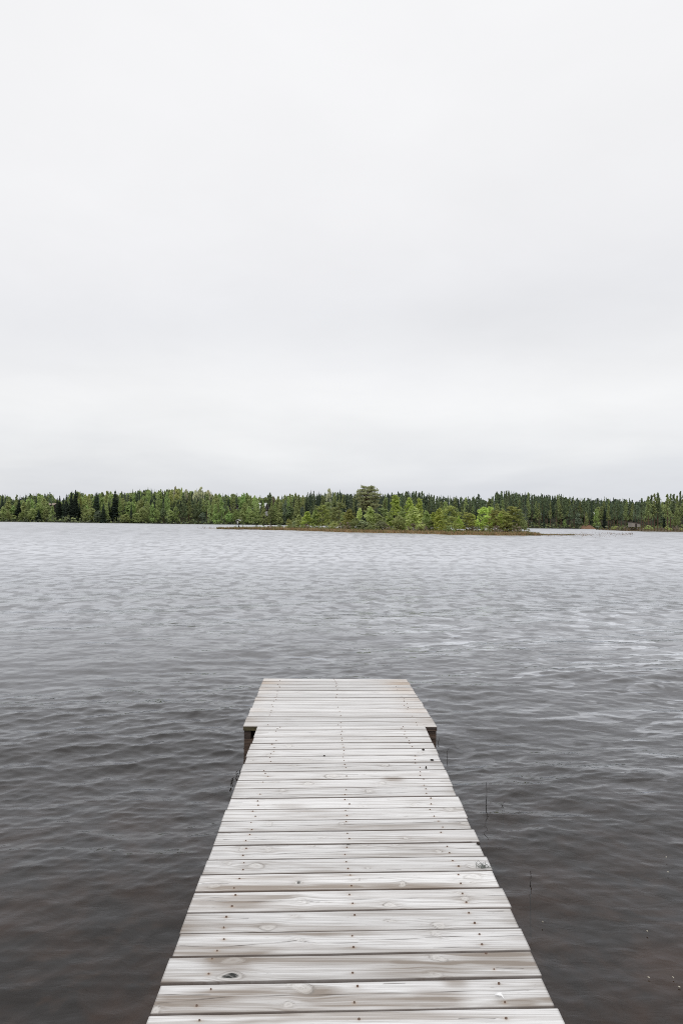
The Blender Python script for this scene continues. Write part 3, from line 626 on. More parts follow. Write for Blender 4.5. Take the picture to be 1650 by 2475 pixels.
def cards(cent, size, g, flat=0.0, elong=1.5):
    n = len(cent); nrm = g.normal(size=(n, 3)); nrm[:, 2] = nrm[:, 2] * (1 - flat) + flat * 1.5 * np.sign(nrm[:, 2] + .3)
    nrm /= np.linalg.norm(nrm, axis=1, keepdims=True)
    a = np.cross(nrm, g.normal(size=(n, 3))); a /= np.linalg.norm(a, axis=1, keepdims=True) + 1e-9; b = np.cross(nrm, a)
    s = (size * g.uniform(.6, 1.4, n))[:, None]; a = a * s * elong * .5; b = b * s * .5
    k = g.uniform(-.4, .4, (n, 1))
    V = np.stack([cent - a, cent - b + a * k, cent + a, cent + b - a * k * .7], 1).reshape(-1, 3)
    Fc = np.arange(4 * n).reshape(n, 4); return V, Fc
def t_spruce(g, aspect=0.30, tiers=30, lean=0.0):
    V = []; T = []
    R0 = aspect / 2
    for i in range(tiers):
        t = 0.05 + 0.94 * (i + g.uniform(-.3, .3)) / tiers; r = R0 * (1 - t) ** 0.82 * g.uniform(.78, 1.12) + 0.006
        nb = 12 if t < .7 else 8; a0 = g.uniform(0, 6.28)
        for k in range(nb):
            a = a0 + 2 * math.pi * k / nb + g.normal(0, .15); rr = r * g.uniform(.7, 1.15); dx, dy = math.cos(a), math.sin(a); nx, ny = -dy, dx
            dr = 0.30 * rr + g.normal(0, .004); wd = 0.22 * rr + .007; tt = g.random() * .8 + .1
            p0 = np.array([0, 0, t + .012]); p1 = np.array([dx * rr * .55 + nx * wd, dy * rr * .55 + ny * wd, t - dr * .6]); p2 = np.array([dx * rr, dy * rr, t - dr * .8]); p3 = np.array([dx * rr * .55 - nx * wd, dy * rr * .55 - ny * wd, t - dr * .6])
            V += [p0, p1, p2, p3]; T.append(tt)
            q = np.array([dx * rr * .6, dy * rr * .6, t - dr * .5]); V += [q + [0, 0, .012], q + [nx * wd * .6, ny * wd * .6, -.012], q + [0, 0, -.034], q + [-nx * wd * .6, -ny * wd * .6, -.012]]; T.append(tt * .8)
    V += [np.array(p) for p in ((0, -.004, .97), (.004, 0, .97), (0, 0, 1.02), (-.004, 0, .97))]; T.append(.3)
    V = np.array(V); return V, np.arange(len(V)).reshape(-1, 4), np.array(T)
def t_birch(g, aspect=0.42, n=620, size=0.036, low=0.10, clumps=46, shape=0):
    C = []; T = []
    for _ in range(clumps):
        t = low + (1 - low) * g.random() ** 0.9
        q = (t - low) / (1 - low)
        prof = (math.sin(math.pi * min(1, q * .82 + .16)) ** .75) if shape == 0 else ((1 - q) ** .7 * min(1, q * 6 + .35))
        r = aspect / 2 * prof * math.sqrt(g.uniform(.12, 1)); a = g.uniform(0, 6.28); c = np.array([r * math.cos(a), r * math.sin(a), t * .965]); ct = g.random(); m_ = max(4, int(n / clumps * g.uniform(.5, 1.5)))
        sg = np.array([.038, .038, .034]) * (0.55 + .6 * prof); P_ = c + g.normal(size=(m_, 3)) * sg; C.append(P_); T.append(np.clip(ct * .65 + g.random(m_) * .35, 0, 1))
    top = np.array([[g.normal(0, .008), g.normal(0, .008), z_] for z_ in g.uniform(.9, 1.0, 14)]); C.append(top); T.append(g.random(14) * .6 + .2)
    C = np.concatenate(C); C[:, 2] = np.clip(C[:, 2], .02, 1.0); V, Fc = cards(C, size, g); return V, Fc, np.concatenate(T)
def t_pine(g, aspect=0.36, clumps=26, per=26, low=0.38, size=0.03, shape=0):
    C = []; T = []
    for i in range(clumps):
        q = (i + g.random()) / clumps; t = low + (1 - low) * q
        prof = ((1 - q) ** .85 * .95 + .04) if shape == 0 else math.sqrt(max(0, 1 - (q * 1.05 - .35) ** 2 / .55)) * .95 + .05
        r = aspect / 2 * prof * g.uniform(.25, 1); a = g.uniform(0, 6.28); c = np.array([r * math.cos(a), r * math.sin(a), t * .97]); P_ = c + g.normal(size=(per, 3)) * np.array([.038, .038, .018]) * (1 - .62 * q if shape == 0 else 1.0); C.append(P_); T.append(np.clip(g.random() * .6 + g.random(per) * .4, 0, 1))
    C.append(np.array([[g.normal(0, .006), g.normal(0, .006), z_] for z_ in g.uniform(.92, 1.0, 12)])); T.append(g.random(12))
    C = np.concatenate(C); C[:, 2] = np.clip(C[:, 2], .1, 1.01); V, Fc = cards(C, size, g, .2, 1.8); return V, Fc, np.concatenate(T)
def trunk_mesh(g, r, top, n=6):
    mb = MB(); k = 5; pts = [(g.normal(0, .006) * (i > 0), g.normal(0, .006) * (i > 0), top * i / (k - 1)) for i in range(k)]
    pts[0] = (0, 0, -0.03); mb.tube(pts, [r * (1 - .8 * i / (k - 1)) for i in range(k)], n); return mb
TPL = {}
def add_template(key, vft, mat, bark, r, top, g):
    V, Fc, T = vft
    crown = mesh_obj("crown", V, Fc, mat, fattrs={"tint": T}); trunk = trunk_mesh(g, r, top).build("trunk", bark)
    TPL.setdefault(key, []).append((crown.data, trunk.data, (V, Fc, T)))
    bpy.data.objects.remove(crown); bpy.data.objects.remove(trunk)
gt = np.random.default_rng(77)
ASP = {"spruce": .30, "birch": .42, "birch_cone": .42, "pine": .36, "round_pine": .5, "bush": 1.3}
for k in range(5): add_template("spruce", t_spruce(gt, .30, 26 + 2 * k), NEEDLE, BARK_S, .013, .9, gt)
for k in range(6): add_template("birch", t_birch(gt, .42, 900, .046), LEAF, BARK_B, .010, .8, gt)
for k in range(5): add_template("birch_cone", t_birch(gt, .42, 1100, .042, .05, 60, 1), LEAF, BARK_B, .010, .85, gt)
for k in range(6): add_template("pine", t_pine(gt, .36, 26 + k, 26, .36), NEEDLE, BARK_P, .014, .92, gt)
for k in range(4): add_template("round_pine", t_pine(gt, .5, 34, 30, .12, .036, 1), NEEDLE, BARK_P, .016, .85, gt)
for k in range(4): add_template("bush", t_birch(gt, 1.3, 420, .11, .0, 30), LEAF, BARK_S, .012, .5, gt)

COLS = {  # leaf colours, greyed a little in place of distance haze
    "dark": (0.098, 0.131, 0.093), "darker": (0.072, 0.093, 0.074), "pine": (0.221, 0.275, 0.153), "pinegrey": (0.215, 0.275, 0.177), "olive": (0.363, 0.391, 0.139),
    "mid": (0.420, 0.486, 0.218), "green": (0.380, 0.482, 0.195), "bright": (0.471, 0.559, 0.160), "yg": (0.512, 0.561, 0.234), "pale": (0.620, 0.620, 0.444),
    "dull": (0.316, 0.367, 0.165), "blue": (0.232, 0.280, 0.199), "willow": (0.358, 0.400, 0.239), "brown": (0.336, 0.287, 0.227)}
NAMES = {"spruce": "spruce_tree", "birch": "birch_tree", "birch_cone": "birch_tree", "pine": "pine_tree", "round_pine": "pine_tree", "bush": "willow_shrub"}
def plant(kind, base, height, width, col, label=None, group=None, cat="tree", rot=None, lean=0.0):
    crown, trunk, _ = TPL[kind][random.randrange(len(TPL[kind]))]
    e = empty(NAMES[kind], base, label, cat, group)
    sx = width / ASP[kind]; rz = random.uniform(0, 6.28)
    for nm, me in (("trunk", trunk), ("crown", crown)):
        o = bpy.data.objects.new(nm, me); COL.objects.link(o); o.parent = e
        o.scale = (sx, sx, height) if nm == "crown" else (height, height, height)
        o.rotation_euler = (0, 0, rz)
        c = COLS[col]; j = random.uniform(.9, 1.1); o.color = (c[0] * j, c[1] * j, c[2] * j, 1)
    if lean: e.rotation_euler = (0, lean, 0)
    return e
def z_of(x, y, d): return float(at_depth(x, y, d)[2])

# ------------------------------------------------------------------ land
def sheet(name, X, Y, Z, mat, label):
    nr, nc = X.shape; i = np.arange(nr - 1)[:, None] * nc + np.arange(nc - 1)[None, :]
    Fc = np.stack([i, i + 1, i + nc + 1, i + nc], -1).reshape(-1, 4)
    return tag(mesh_obj(name, np.stack([X, Y, Z], -1).reshape(-1, 3), Fc, mat, smooth=True), label, kind="structure")
SHORE_D = 372.0
def far_ground(x, d):                         # ground height behind the far shore
    t = np.clip((d - SHORE_D) / 45.0, 0, 1); s_ = t * t * (3 - 2 * t)
    hill = 7.5 + 1.5 * np.exp(-((x + 110) / 75.0) ** 2) + 1.0 * np.exp(-((x + 30) / 40.0) ** 2)
    return -0.6 + np.clip((d - SHORE_D) / 3.0, 0, 1) * 1.0 + s_ * hill
FOREST_FLOOR = simple_mat("forest_floor", (0.05, 0.055, 0.03), (0.03, 0.028, 0.018), 0.4, rough=1.0)
xs = np.linspace(-900, 900, 181); ds = np.array([370, 371.5, 372.5, 373.5, 375, 378, 382, 388, 395, 403, 412, 420, 440, 500, 900, 2500.0])
X, Y = np.meshgrid(xs, ds); Zf = far_ground(X, Y)
Y2 = Y + 1.2 * np.sin(X * .11) + .8 * np.sin(X * .29 + 1)
sheet("far_shore", X, Y2, Zf, FOREST_FLOOR, "dark wooded far shore of the lake")

ISL_F = [(505, 1278.6), (535, 1279.2), (640, 1280.6), (740, 1283), (800, 1285.5), (860, 1287.3), (925, 1288.4), (1000, 1289.6), (1045, 1290.8), (1090, 1292.8), (1120, 1292.5), (1180, 1294.0), (1240, 1294.6), (1300, 1294.3), (1350, 1293.9), (1425, 1293.3)]
ISL_W = np.interp(np.linspace(505, 1425, 120), [505, 540, 640, 700, 800, 1000, 1200, 1255, 1285, 1330, 1425], [1.0, 3, 8, 16, 26, 30, 25, 15, 5, 1.6, .5])
ISL_X = np.linspace(505, 1425, 120)
ISL_P = np.array([on_level(x, np.interp(x, [p[0] for p in ISL_F], [p[1] for p in ISL_F]) + .25 * math.sin(x * .21) + .2 * math.sin(x * .07), 0.0) for x in ISL_X])
tt = np.array([-.25, -.06, 0.0, .05, .15, .3, .5, .7, .85, .95, 1.0, 1.06, 1.25])
prof = np.array([-.5, -.12, .05, .16, .30, .42, .48, .42, .30, .16, .05, -.12, -.5])
IX = ISL_P[None, :, 0] + tt[:, None] * ISL_W[None, :] * (ISL_P[None, :, 0] / ISL_P[None, :, 1]); IY = ISL_P[None, :, 1] + tt[:, None] * ISL_W[None, :]
IZ = prof[:, None] * np.clip(ISL_W / 9.0, .14, 1.1)[None, :] * np.ones_like(IX) + 0.0
ISLM = simple_mat("sedge_ground", (0.36, 0.26, 0.16), (0.20, 0.175, 0.09), 1.2, rough=1.0)
sheet("island", IX, IY, IZ, ISLM, "low island of rust brown sedge")
def isl(x, t):                                # point on the island under photo column x, t across it
    i = np.interp(x, ISL_X, np.arange(len(ISL_X))); k = int(i); f = i - k; k2 = min(k + 1, len(ISL_X) - 1)
    p = ISL_P[k] * (1 - f) + ISL_P[k2] * f; w_ = np.interp(x, ISL_X, ISL_W); q = np.array([p[0] * (1 + t * w_ / p[1]), p[1] + t * w_, 0])
    q[2] = np.interp(t, tt, prof) * np.clip(w_ / 9.0, .14, 1.1); return q

PT_X = np.linspace(1440, 1900, 60)
PT_Y = np.interp(PT_X, [1440, 1465, 1500, 1560, 1650, 1900], [1280.6, 1281.6, 1283.0, 1284.7, 1285.8, 1290])
PT_P = np.array([on_level(x, y + .2 * math.sin(x * .13), 0) for x, y in zip(PT_X, PT_Y)])
PT_W = np.interp(PT_X, [1440, 1480, 1540, 1650, 1900], [4, 22, 50, 80, 110])
QX = PT_P[None, :, 0] + tt[:, None] * PT_W[None, :] * (PT_P[None, :, 0] / PT_P[None, :, 1]); QY = PT_P[None, :, 1] + tt[:, None] * PT_W[None, :]
QZ = prof[:, None] * 2.6 * np.clip(PT_W / 40.0, .15, 1)[None, :] * np.ones_like(QX)
sheet("headland", QX, QY, QZ, simple_mat("heath_ground", (0.13, 0.085, 0.05), (0.055, 0.05, 0.025), .6, rough=1.0), "low wooded headland at the right")
def pt(x, t):
    k = int(np.clip(round(float(np.interp(x, PT_X, np.arange(len(PT_X))))), 0, len(PT_X) - 1)); p = PT_P[k]; w_ = PT_W[k]
    return np.array([p[0] * (1 + t * w_ / p[1]), p[1] + t * w_, np.interp(t, tt, prof) * 2.6 * np.clip(w_ / 40.0, .15, 1)])

# ------------------------------------------------------------------ labels for repeats: which one, counted from a landmark
ORD = "first second third fourth fifth sixth seventh eighth ninth tenth eleventh twelfth thirteenth fourteenth fifteenth sixteenth seventeenth eighteenth nineteenth twentieth".split()
LOOK = {"dark": "dark", "darker": "near black", "pine": "dark green", "pinegrey": "grey green", "olive": "olive green", "mid": "mid green", "green": "fresh green", "bright": "bright lime green",
        "yg": "yellow green", "pale": "pale thin leaved", "dull": "dull green", "blue": "bluish green", "willow": "grey green", "brown": "brown twiggy"}
SPEC = {"spruce": "spruce", "birch": "birch", "birch_cone": "birch", "pine": "pine", "round_pine": "pine", "bush": "willow"}
def label_all(items, marks, where, group_of):
    """items: (photo x, kind, colour, object); each is counted outwards from its nearest landmark."""
    bucket = {}
    for it in items:
        x = it[0]; mk = min(marks, key=lambda m_: abs(m_[0] - x)); side = "left" if x < mk[0] else "right"
        bucket.setdefault((mk, side, SPEC[it[1]], LOOK[it[2]]), []).append(it)
    for (mk, side, spn, lk), lst in bucket.items():
        lst.sort(key=lambda q: abs(q[0] - mk[0]))
        for i, it in enumerate(lst):
            pos = f"{ORD[i]} such {side} of {mk[1]}" if len(lst) > 1 else f"sole such {side} of {mk[1]}"
            it[3]["label"] = f"{where} {lk} {spn}, {pos}"; it[3]["group"] = group_of(spn)

# ------------------------------------------------------------------ island trees
# photo x, top y, width px, kind, colour, place across the island
ISL_T = [(675, 1268, 8, "birch", "willow", .5), (698, 1254, 14, "birch_cone", "yg", .45), (713, 1253, 16, "round_pine", "dull", .6), (723, 1244, 19, "birch_cone", "mid", .45), (742, 1236, 24, "birch_cone", "bright", .35),
    (762, 1232, 22, "birch_cone", "green", .55), (779, 1221, 30, "round_pine", "olive", .55), (794, 1214, 26, "round_pine", "dull", .75), (806, 1261, 15, "birch", "yg", .2), (818, 1214, 30, "round_pine", "dull", .7), (843, 1230, 26, "birch_cone", "olive", .45),
    (829, 1238, 18, "birch_cone", "mid", .6), (868, 1228, 17, "birch_cone", "yg", .4), (893, 1224, 27, "birch_cone", "yg", .35), (911, 1240, 22, "birch", "mid", .45), (927, 1227, 27, "round_pine", "dull", .6), (941, 1236, 20, "birch_cone", "mid", .5),
    (954, 1196, 33, "birch_cone", "bright", .45), (970, 1228, 22, "birch_cone", "green", .3), (988, 1202, 26, "birch_cone", "bright", .55), (1011, 1204, 25, "birch_cone", "bright", .5), (1000, 1227, 38, "birch_cone", "yg", .25), (1029, 1234, 21, "birch_cone", "green", .4),
    (1047, 1238, 24, "birch_cone", "bright", .45), (1061, 1228, 26, "birch_cone", "bright", .4), (1074, 1212, 20, "birch_cone", "green", .55), (1088, 1222, 36, "round_pine", "olive", .35), (1107, 1246, 15, "birch", "bright", .4), (1127, 1238, 28, "round_pine", "olive", .4),
    (1142, 1243, 13, "birch", "bright", .5), (1169, 1226, 26, "birch", "bright", .45), (1183, 1225, 22, "birch", "bright", .55), (1195, 1233, 28, "round_pine", "olive", .35), (1209, 1236, 17, "birch_cone", "bright", .45), (1214, 1231, 20, "birch", "olive", .6), (1233, 1224, 38, "round_pine", "olive", .45),
    (1252, 1231, 25, "round_pine", "dull", .5), (1222, 1240, 24, "round_pine", "olive", .3), (1041, 1258, 20, "round_pine", "dull", .35), (962, 1246, 24, "birch", "mid", .2), (920, 1258, 20, "birch", "willow", .25), (858, 1252, 20, "birch", "dull", .25), (876, 1258, 22, "birch", "willow", .3)]
items = []
for (x, ty, wp, kd, cl, t) in ISL_T:
    b = isl(x, t); h = z_of(x, ty, b[1]) - b[2]
    items.append((x, kd, cl, plant(kd, b, h, wp * 1.35 * b[1] / F, cl)))
b = isl(1267, .55); items.append((1267, "birch", "dull", plant("birch", b, z_of(1262, 1249, b[1]) - b[2], 15 * b[1] / F, "dull", lean=-.16)))
isl_marks = [(888, "the spreading island pine"), (1127, "the lone dark island pine"), (742, "the brightest left island birch"), (1000, "the white birch stump")]
label_all(items, isl_marks, "island", lambda s: f"{s} trees on the island")
items[-1][3]["label"] = "small dull green birch leaning over the water at the island's right tip"
items = []
gb = np.random.default_rng(15)
for x in np.concatenate([gb.uniform(690, 1265, 46), [637, 652, 664, 1277, 620]]):
    t = gb.uniform(.12, .5); b = isl(x, t); hh = gb.uniform(.7, 1.7) * (1 if 690 < x < 1270 else .55); cl = gb.choice(["willow", "willow", "brown", "dull"])
    items.append((x, "bush", str(cl), plant("bush", b, hh, hh * gb.uniform(1.0, 1.7), str(cl), cat="shrub")))
label_all(items, isl_marks + [(1233, "the widest olive island pine"), (660, "the island wood's left end")], "low island", lambda s: "willow shrubs along the island shore")
# little conifer on the left tip, pale stones beside it
b = isl(577, .5); plant("spruce", b, .95, .8, "dark", "tiny dark spruce alone on the island's left tip", None)
b = isl(569, .5); plant("bush", b, .7, .8, "willow", "pale grey bush just left of the tiny spruce on the island's tip", "willow shrubs along the island shore", "shrub")
b = isl(586, .5); plant("bush", b, .8, .5, "dull", "narrow green bush just right of the tiny spruce on the island's tip", "willow shrubs along the island shore", "shrub")
b = isl(998.6, .1); mb = MB(); mb.tube([b + [0, 0, -.1], b + [.02, 0, .5], b + [-.02, .0, 1.05]], [.11, .09, .06], 8)
tag(mb.build("birch_stump", BARK_B), "white birch stump standing on the island shore below bright birches", "stump")

def big_pine():
    b = isl(888, .6); d_ = b[1]; H = z_of(888, 1173, d_) - b[2]; px = d_ / F; g = np.random.default_rng(42)
    e = empty("pine_tree", b, "tall old pine with a broad flat spreading crown rising above the island wood", "tree")
    tr = MB(); rad = [.26, .22, .19, .16, .11]; top = np.array([0, 0, 0]); pts = [(0, 0, -.1), (.05, 0, H * .25), (-.1, 0, H * .48), (-.05, 0, H * .62), (.15, 0, H * .78)]
    tr.tube(pts, rad, 8)
    C = []; T = []; W2 = 27.0 * px
    cl = []
    for _ in range(150):                                    # flat pads on an umbrella with gaps between them
        a = g.uniform(0, 6.28); layer = g.choice([.50, .58, .66, .74, .82, .90, .96], p=[.08, .11, .14, .17, .2, .18, .12])
        rmax = W2 * np.interp(layer, [.45, .58, .7, .82, .92, .98], [.55, .92, 1.0, .98, .74, .40]); r = rmax * math.sqrt(g.uniform(.25, 1))
        cl.append(np.array([r * math.cos(a), r * math.sin(a), H * layer + g.normal(0, .10) - .25 * r / W2]))
    kept = []
    for c in cl:
        if all(np.linalg.norm((c - k) * np.array([1, 1, 1.6])) > .62 for k in kept): kept.append(c)
    for c in kept:
        n = 54; P_ = c + g.normal(size=(n, 3)) * np.array([.33, .33, .13]); C.append(P_); T.append(np.clip(g.random() * .5 + .5 * g.random(n), 0, 1))
        r = np.hypot(c[0], c[1]); z0 = max(H * .42, c[2] - .55 * r - .5); st = np.array([0, 0, min(z0, H * .76)])
        mid = st * .45 + c * .55 + np.array([0, 0, .15]); tr.tube([st, mid, c], [.085, .06, .03], 5)
    C.append(np.stack([g.normal(0, .7, 260), g.normal(0, .7, 260), g.uniform(H * .40, H * .58, 260)], 1)); T.append(g.random(260) * .5)
    V, Fc = cards(np.concatenate(C), .22, g, .2, 1.6)
    cr = mesh_obj("crown", V, Fc, NEEDLE, e, fattrs={"tint": np.concatenate(T)}); cr.color = (0.37, 0.385, 0.22, 1)
    tr.build("trunk", BARK_P, e)
big_pine()

# ------------------------------------------------------------------ sedge and reeds
def blades(pts, h, wd, cols, g, name, label):
    n = len(pts); a = g.uniform(0, 6.28, n); hh = h * g.uniform(.5, 1.4, n) * np.where((pts[:, 0] > 37.5) & (pts[:, 0] < 60), .45, 1.0); lean = g.normal(0, .22, (n, 2)) * hh[:, None]
    dx = np.stack([np.cos(a), np.sin(a), 0 * a], 1) * (wd * g.uniform(.6, 1.4, n))[:, None] * .5
    tip = pts + np.stack([lean[:, 0], lean[:, 1], hh], 1); mid = pts + np.stack([lean[:, 0] * .3, lean[:, 1] * .3, hh * .55], 1)
    V = np.stack([pts - dx, pts + dx, mid + dx * .8, tip], 1); V[:, 3] -= dx * .1
    Fc = np.arange(4 * n).reshape(n, 4); c = np.concatenate([cols, np.ones((n, 1))], 1)
    return tag(mesh_obj(name, V.reshape(-1, 3), Fc, MASSM, cattrs={"fcol": c}), label, kind="stuff")
gs = np.random.default_rng(23); pts = []; cols = []
for x in gs.uniform(524, 1388, 15000):
    edge = gs.random() < .55; t = gs.uniform(-.01, .10) if edge else gs.uniform(.05, .98); p = isl(x, t); pts.append(p - [0, 0, .03])
    base = np.array([0.42, 0.29, 0.165]) if edge else np.array([0.31, 0.27, 0.14]); 
    if gs.random() < .25: base = np.array([0.22, 0.25, 0.10])
    if gs.random() < .2: base = np.array([0.42, 0.34, 0.21])
    cols.append(base * gs.uniform(.6, 1.3))
blades(np.array(pts), .42, .13, np.array(cols), gs, "sedge", "rust brown sedge covering the low island")
pts = []; cols = []
for x in np.concatenate([gs.normal(1390, 40, 420), gs.uniform(1300, 1530, 520), gs.uniform(478, 540, 90)]):
    y = (1292.5 + gs.normal(0, 1.6) if x > 800 else 1277.5 + gs.normal(0, .9)) + (2.2 * gs.random() ** 2 * 2 if gs.random() < .3 and x > 800 else 0)
    pts.append(on_level(x, y, 0) - [0, 0, .05]); cols.append(np.array([.30, .20, .12]) * gs.uniform(.5, 1.3))
blades(np.array(pts), .42, .05, np.array(cols), gs, "reeds", "thin brown reeds standing in the water off the island")

# ------------------------------------------------------------------ headland trees, hut
items = []
PT_T = [(1553, 1204, 14, "pine", "pine", .35), (1563, 1198, 17, "pine", "dull", .3), (1572, 1195, 17, "pine", "pine", .35), (1579, 1192, 16, "pine", "dull", .28), (1586, 1189, 16, "pine", "pine", .32), (1592, 1192, 15, "pine", "pine", .3), (1566, 1204, 16, "pine", "dull", .25),
    (1600, 1217, 9, "spruce", "darker", .5), (1609, 1193, 17, "pine", "dull", .3), (1619, 1193, 14, "pine", "pine", .4), (1614, 1200, 15, "pine", "dull", .25), (1630, 1193, 16, "pine", "pine", .32), (1636, 1197, 14, "pine", "dull", .25), (1641, 1186, 13, "pine", "pine", .4),
    (1647, 1192, 16, "pine", "dull", .3), (1655, 1188, 16, "pine", "pine", .32), (1665, 1190, 17, "pine", "dull", .3), (1678, 1188, 17, "pine", "pine", .3), (1692, 1191, 17, "pine", "pine", .3), (1706, 1190, 17, "pine", "dull", .3), (1545, 1212, 13, "pine", "pinegrey", .55), (1536, 1216, 13, "pine", "pinegrey", .7), (1558, 1212, 14, "pine", "pinegrey", .6),
    (1636, 1232, 12, "birch", "dull", .2), (1604, 1225, 14, "pine", "pinegrey", .6), (1625, 1212, 14, "pine", "pinegrey", .6), (1596, 1240, 14, "pine", "pinegrey", .55), (1582, 1225, 14, "pine", "pinegrey", .6)]
for (x, ty, wp, kd, cl, t) in PT_T:
    b = pt(x, t); items.append((x, kd, cl, plant(kd, b, z_of(x, ty, b[1]) - b[2], wp * 1.3 * b[1] / F, cl)))
label_all(items, [(1553, "the gap beside the grey hut"), (1602, "the headland's bright sky gap"), (1660, "the photo's right edge")], "headland", lambda s: f"{s} trees on the headland")
items = []
for x in np.concatenate([gb.uniform(1478, 1530, 9), gb.uniform(1550, 1690, 12)]):
    b = pt(x, gb.uniform(.05, .16)); hh = gb.uniform(.7, 1.6); cl = str(gb.choice(["yg", "willow", "brown", "brown", "dull"])) if x > 1492 else "yg"; items.append((x, "bush", cl, plant("bush", b, hh, hh * gb.uniform(1.2, 2.2), cl, cat="shrub")))
label_all(items, [(1536, "the grey hut"), (1602, "the headland's bright sky gap"), (1660, "the photo's right edge")], "low headland", lambda s: "shrubs along the headland shore")
gs2 = np.random.default_rng(29); pts = []; cols = []
for x in gs2.uniform(1442, 1720, 5000):
    p = pt(x, gs2.uniform(0, .35)); pts.append(p - [0, 0, .03]); cols.append(np.array([[.28, .18, .09], [.20, .18, .08], [.12, .13, .06]][gs2.integers(3)]) * gs2.uniform(.6, 1.3))
blades(np.array(pts), .55, .2, np.array(cols), gs2, "heather", "rusty heath growing on the right headland")

def gable(name, label, cat, cx, d_, zb, w_, dep, hw, hr, wall, roof, door=None, rot=0.0, over=.25, base_h=0, base_mat=None, wins=0):
    e = empty(name, (cx, d_, zb), label, cat); e.rotation_euler = (0, 0, rot)
    mb = MB(); z0 = base_h; hwid = w_ / 2
    V = [(-hwid, 0, z0), (hwid, 0, z0), (hwid, dep, z0), (-hwid, dep, z0), (-hwid, 0, hw), (hwid, 0, hw), (hwid, dep, hw), (-hwid, dep, hw), (0, 0, hr), (0, dep, hr)]
    mb.add(V, [(0, 1, 5, 8, 4), (1, 2, 6, 5), (2, 3, 7, 9, 6), (3, 0, 4, 7)]); mb.build("wall", wall, e)
    r = MB(); sl = (hr - hw) / hwid; th = .12
    for s in (-1, 1):
        x1 = s * (hwid + over); z1 = hw - sl * over
        A_ = [(0, -over, hr + .03), (x1, -over, z1 + .03), (x1, dep + over, z1 + .03), (0, dep + over, hr + .03)]
        v = A_ + [(a, b_, c_ + th) for a, b_, c_ in A_]; r.hexa(v if s > 0 else [v[i] for i in (1, 0, 3, 2, 5, 4, 7, 6)])
    r.build("roof", roof, e)
    if base_mat: q = MB(); q.box(-hwid - .02, hwid + .02, -.02, dep + .02, -1.5, z0); q.build("plinth", base_mat, e)
    if door: q = MB(); q.box(door[0], door[1], -.05, -.005, z0 + .05, z0 + door[2]); q.build("door", door[3], e)
    for k in range(wins):
        q = MB(); x0 = -hwid + w_ * (k + .6) / (wins + .2); q.box(x0 - .45, x0 + .45, -.05, -.004, z0 + 1.0, z0 + 2.1); fo = q.build("window", WHITE, e)
        q = MB(); q.box(x0 - .36, x0 + .36, -.065, -.052, z0 + 1.09, z0 + 2.01); q.build("pane", PANE, fo)
    return e
WHITE = simple_mat("white_paint", (0.78, 0.78, 0.78), (0.68, 0.68, 0.68), 3); PANE = simple_mat("dark_glass", (0.03, 0.035, 0.04), None, 3, rough=.1)
GREYW = simple_mat("weathered_grey_wood", (0.38, 0.345, 0.31), (0.24, 0.215, 0.19), 2, (6, 6, 1)); BROWNW = simple_mat("dark_brown_wall", (0.06, 0.045, 0.04), (0.035, 0.028, 0.025), 2, (6, 6, 1))
METAL = simple_mat("pale_metal_roof", (0.75, 0.76, 0.77), (0.62, 0.63, 0.64), .6, rough=.4); TILE = simple_mat("tan_roof", (0.36, 0.29, 0.24), (0.25, 0.20, 0.17), .8); DKROOF = simple_mat("dark_felt_roof", (0.10, 0.075, 0.065), (0.05, 0.04, 0.035), .8)
d_ = 262.0; p = at_depth(1536, 1273.5, d_)    # grey hut on the headland
e = empty("hut", (p[0], d_, p[2]), "weathered grey timber hut with a dark lean-to roof among the headland pines", "hut"); e.rotation_euler = (0, 0, .15)
q = MB(); q.add([(-1.75, 0, 0), (1.75, 0, 0), (1.75, 2.6, 0), (-1.75, 2.6, 0), (-1.75, 0, 1.75), (1.75, 0, 1.25), (1.75, 2.6, 1.25), (-1.75, 2.6, 1.75)], [(0, 1, 5, 4), (1, 2, 6, 5), (2, 3, 7, 6), (3, 0, 4, 7), (4, 5, 6, 7)]); q.build("wall", GREYW, e)
q = MB(); q.hexa([(-1.95, -.25, 1.79), (2.0, -.25, 1.24), (2.0, 2.9, 1.24), (-1.95, 2.9, 1.79), (-1.95, -.25, 1.97), (2.0, -.25, 1.42), (2.0, 2.9, 1.42), (-1.95, 2.9, 1.97)]); q.build("roof", DKROOF, e)
q = MB(); q.box(-.4, .4, -.04, -.004, .02, 1.2); q.build("door", BROWNW, e)
d_ = 373.5; p = at_depth(575, 1265.6, d_)     # little shed at the water's edge
gable("shed", "tiny dark shed with pale roof at the far waterline above the island's left tip", "shed", p[0], d_, p[2], 2.5, 3.2, 1.55, 2.25, BROWNW, METAL, (-.55, .15, 1.5, WHITE), rot=-.5, over=.3)
d_ = 392.0; p = at_depth(643, 1240, d_)       # white-roofed house half hidden by birches
gable("house", "tall house with a steep pale metal roof, dark gable and white plinth among far birches", "house", p[0] + .2, d_, p[2], 3.8, 7.0, 2.4, 5.7, BROWNW, METAL, None, rot=.95, over=.4, base_h=1.0, base_mat=WHITE, wins=1)
p = at_depth(567, 1236, 396.0)
gable("cabin", "cabin whose long pale roof edge slopes down to the right above the far shed", "cabin", p[0] - .5, 396.0, p[2], 9.5, 7.0, 2.2, 4.4, BROWNW, simple_mat("grey_roof", (0.36, 0.38, 0.36), (0.25, 0.27, 0.25), .6), None, rot=.1, over=.5, wins=2)
p = at_depth(136, 1229, 398.0)
gable("cottage", "cottage with a low tan roof showing between dark spruces at the far left", "cottage", p[0], 398.0, p[2], 9.0, 6.0, 1.9, 2.9, BROWNW, TILE, None, rot=math.pi / 2 + .05, over=.5, wins=1)

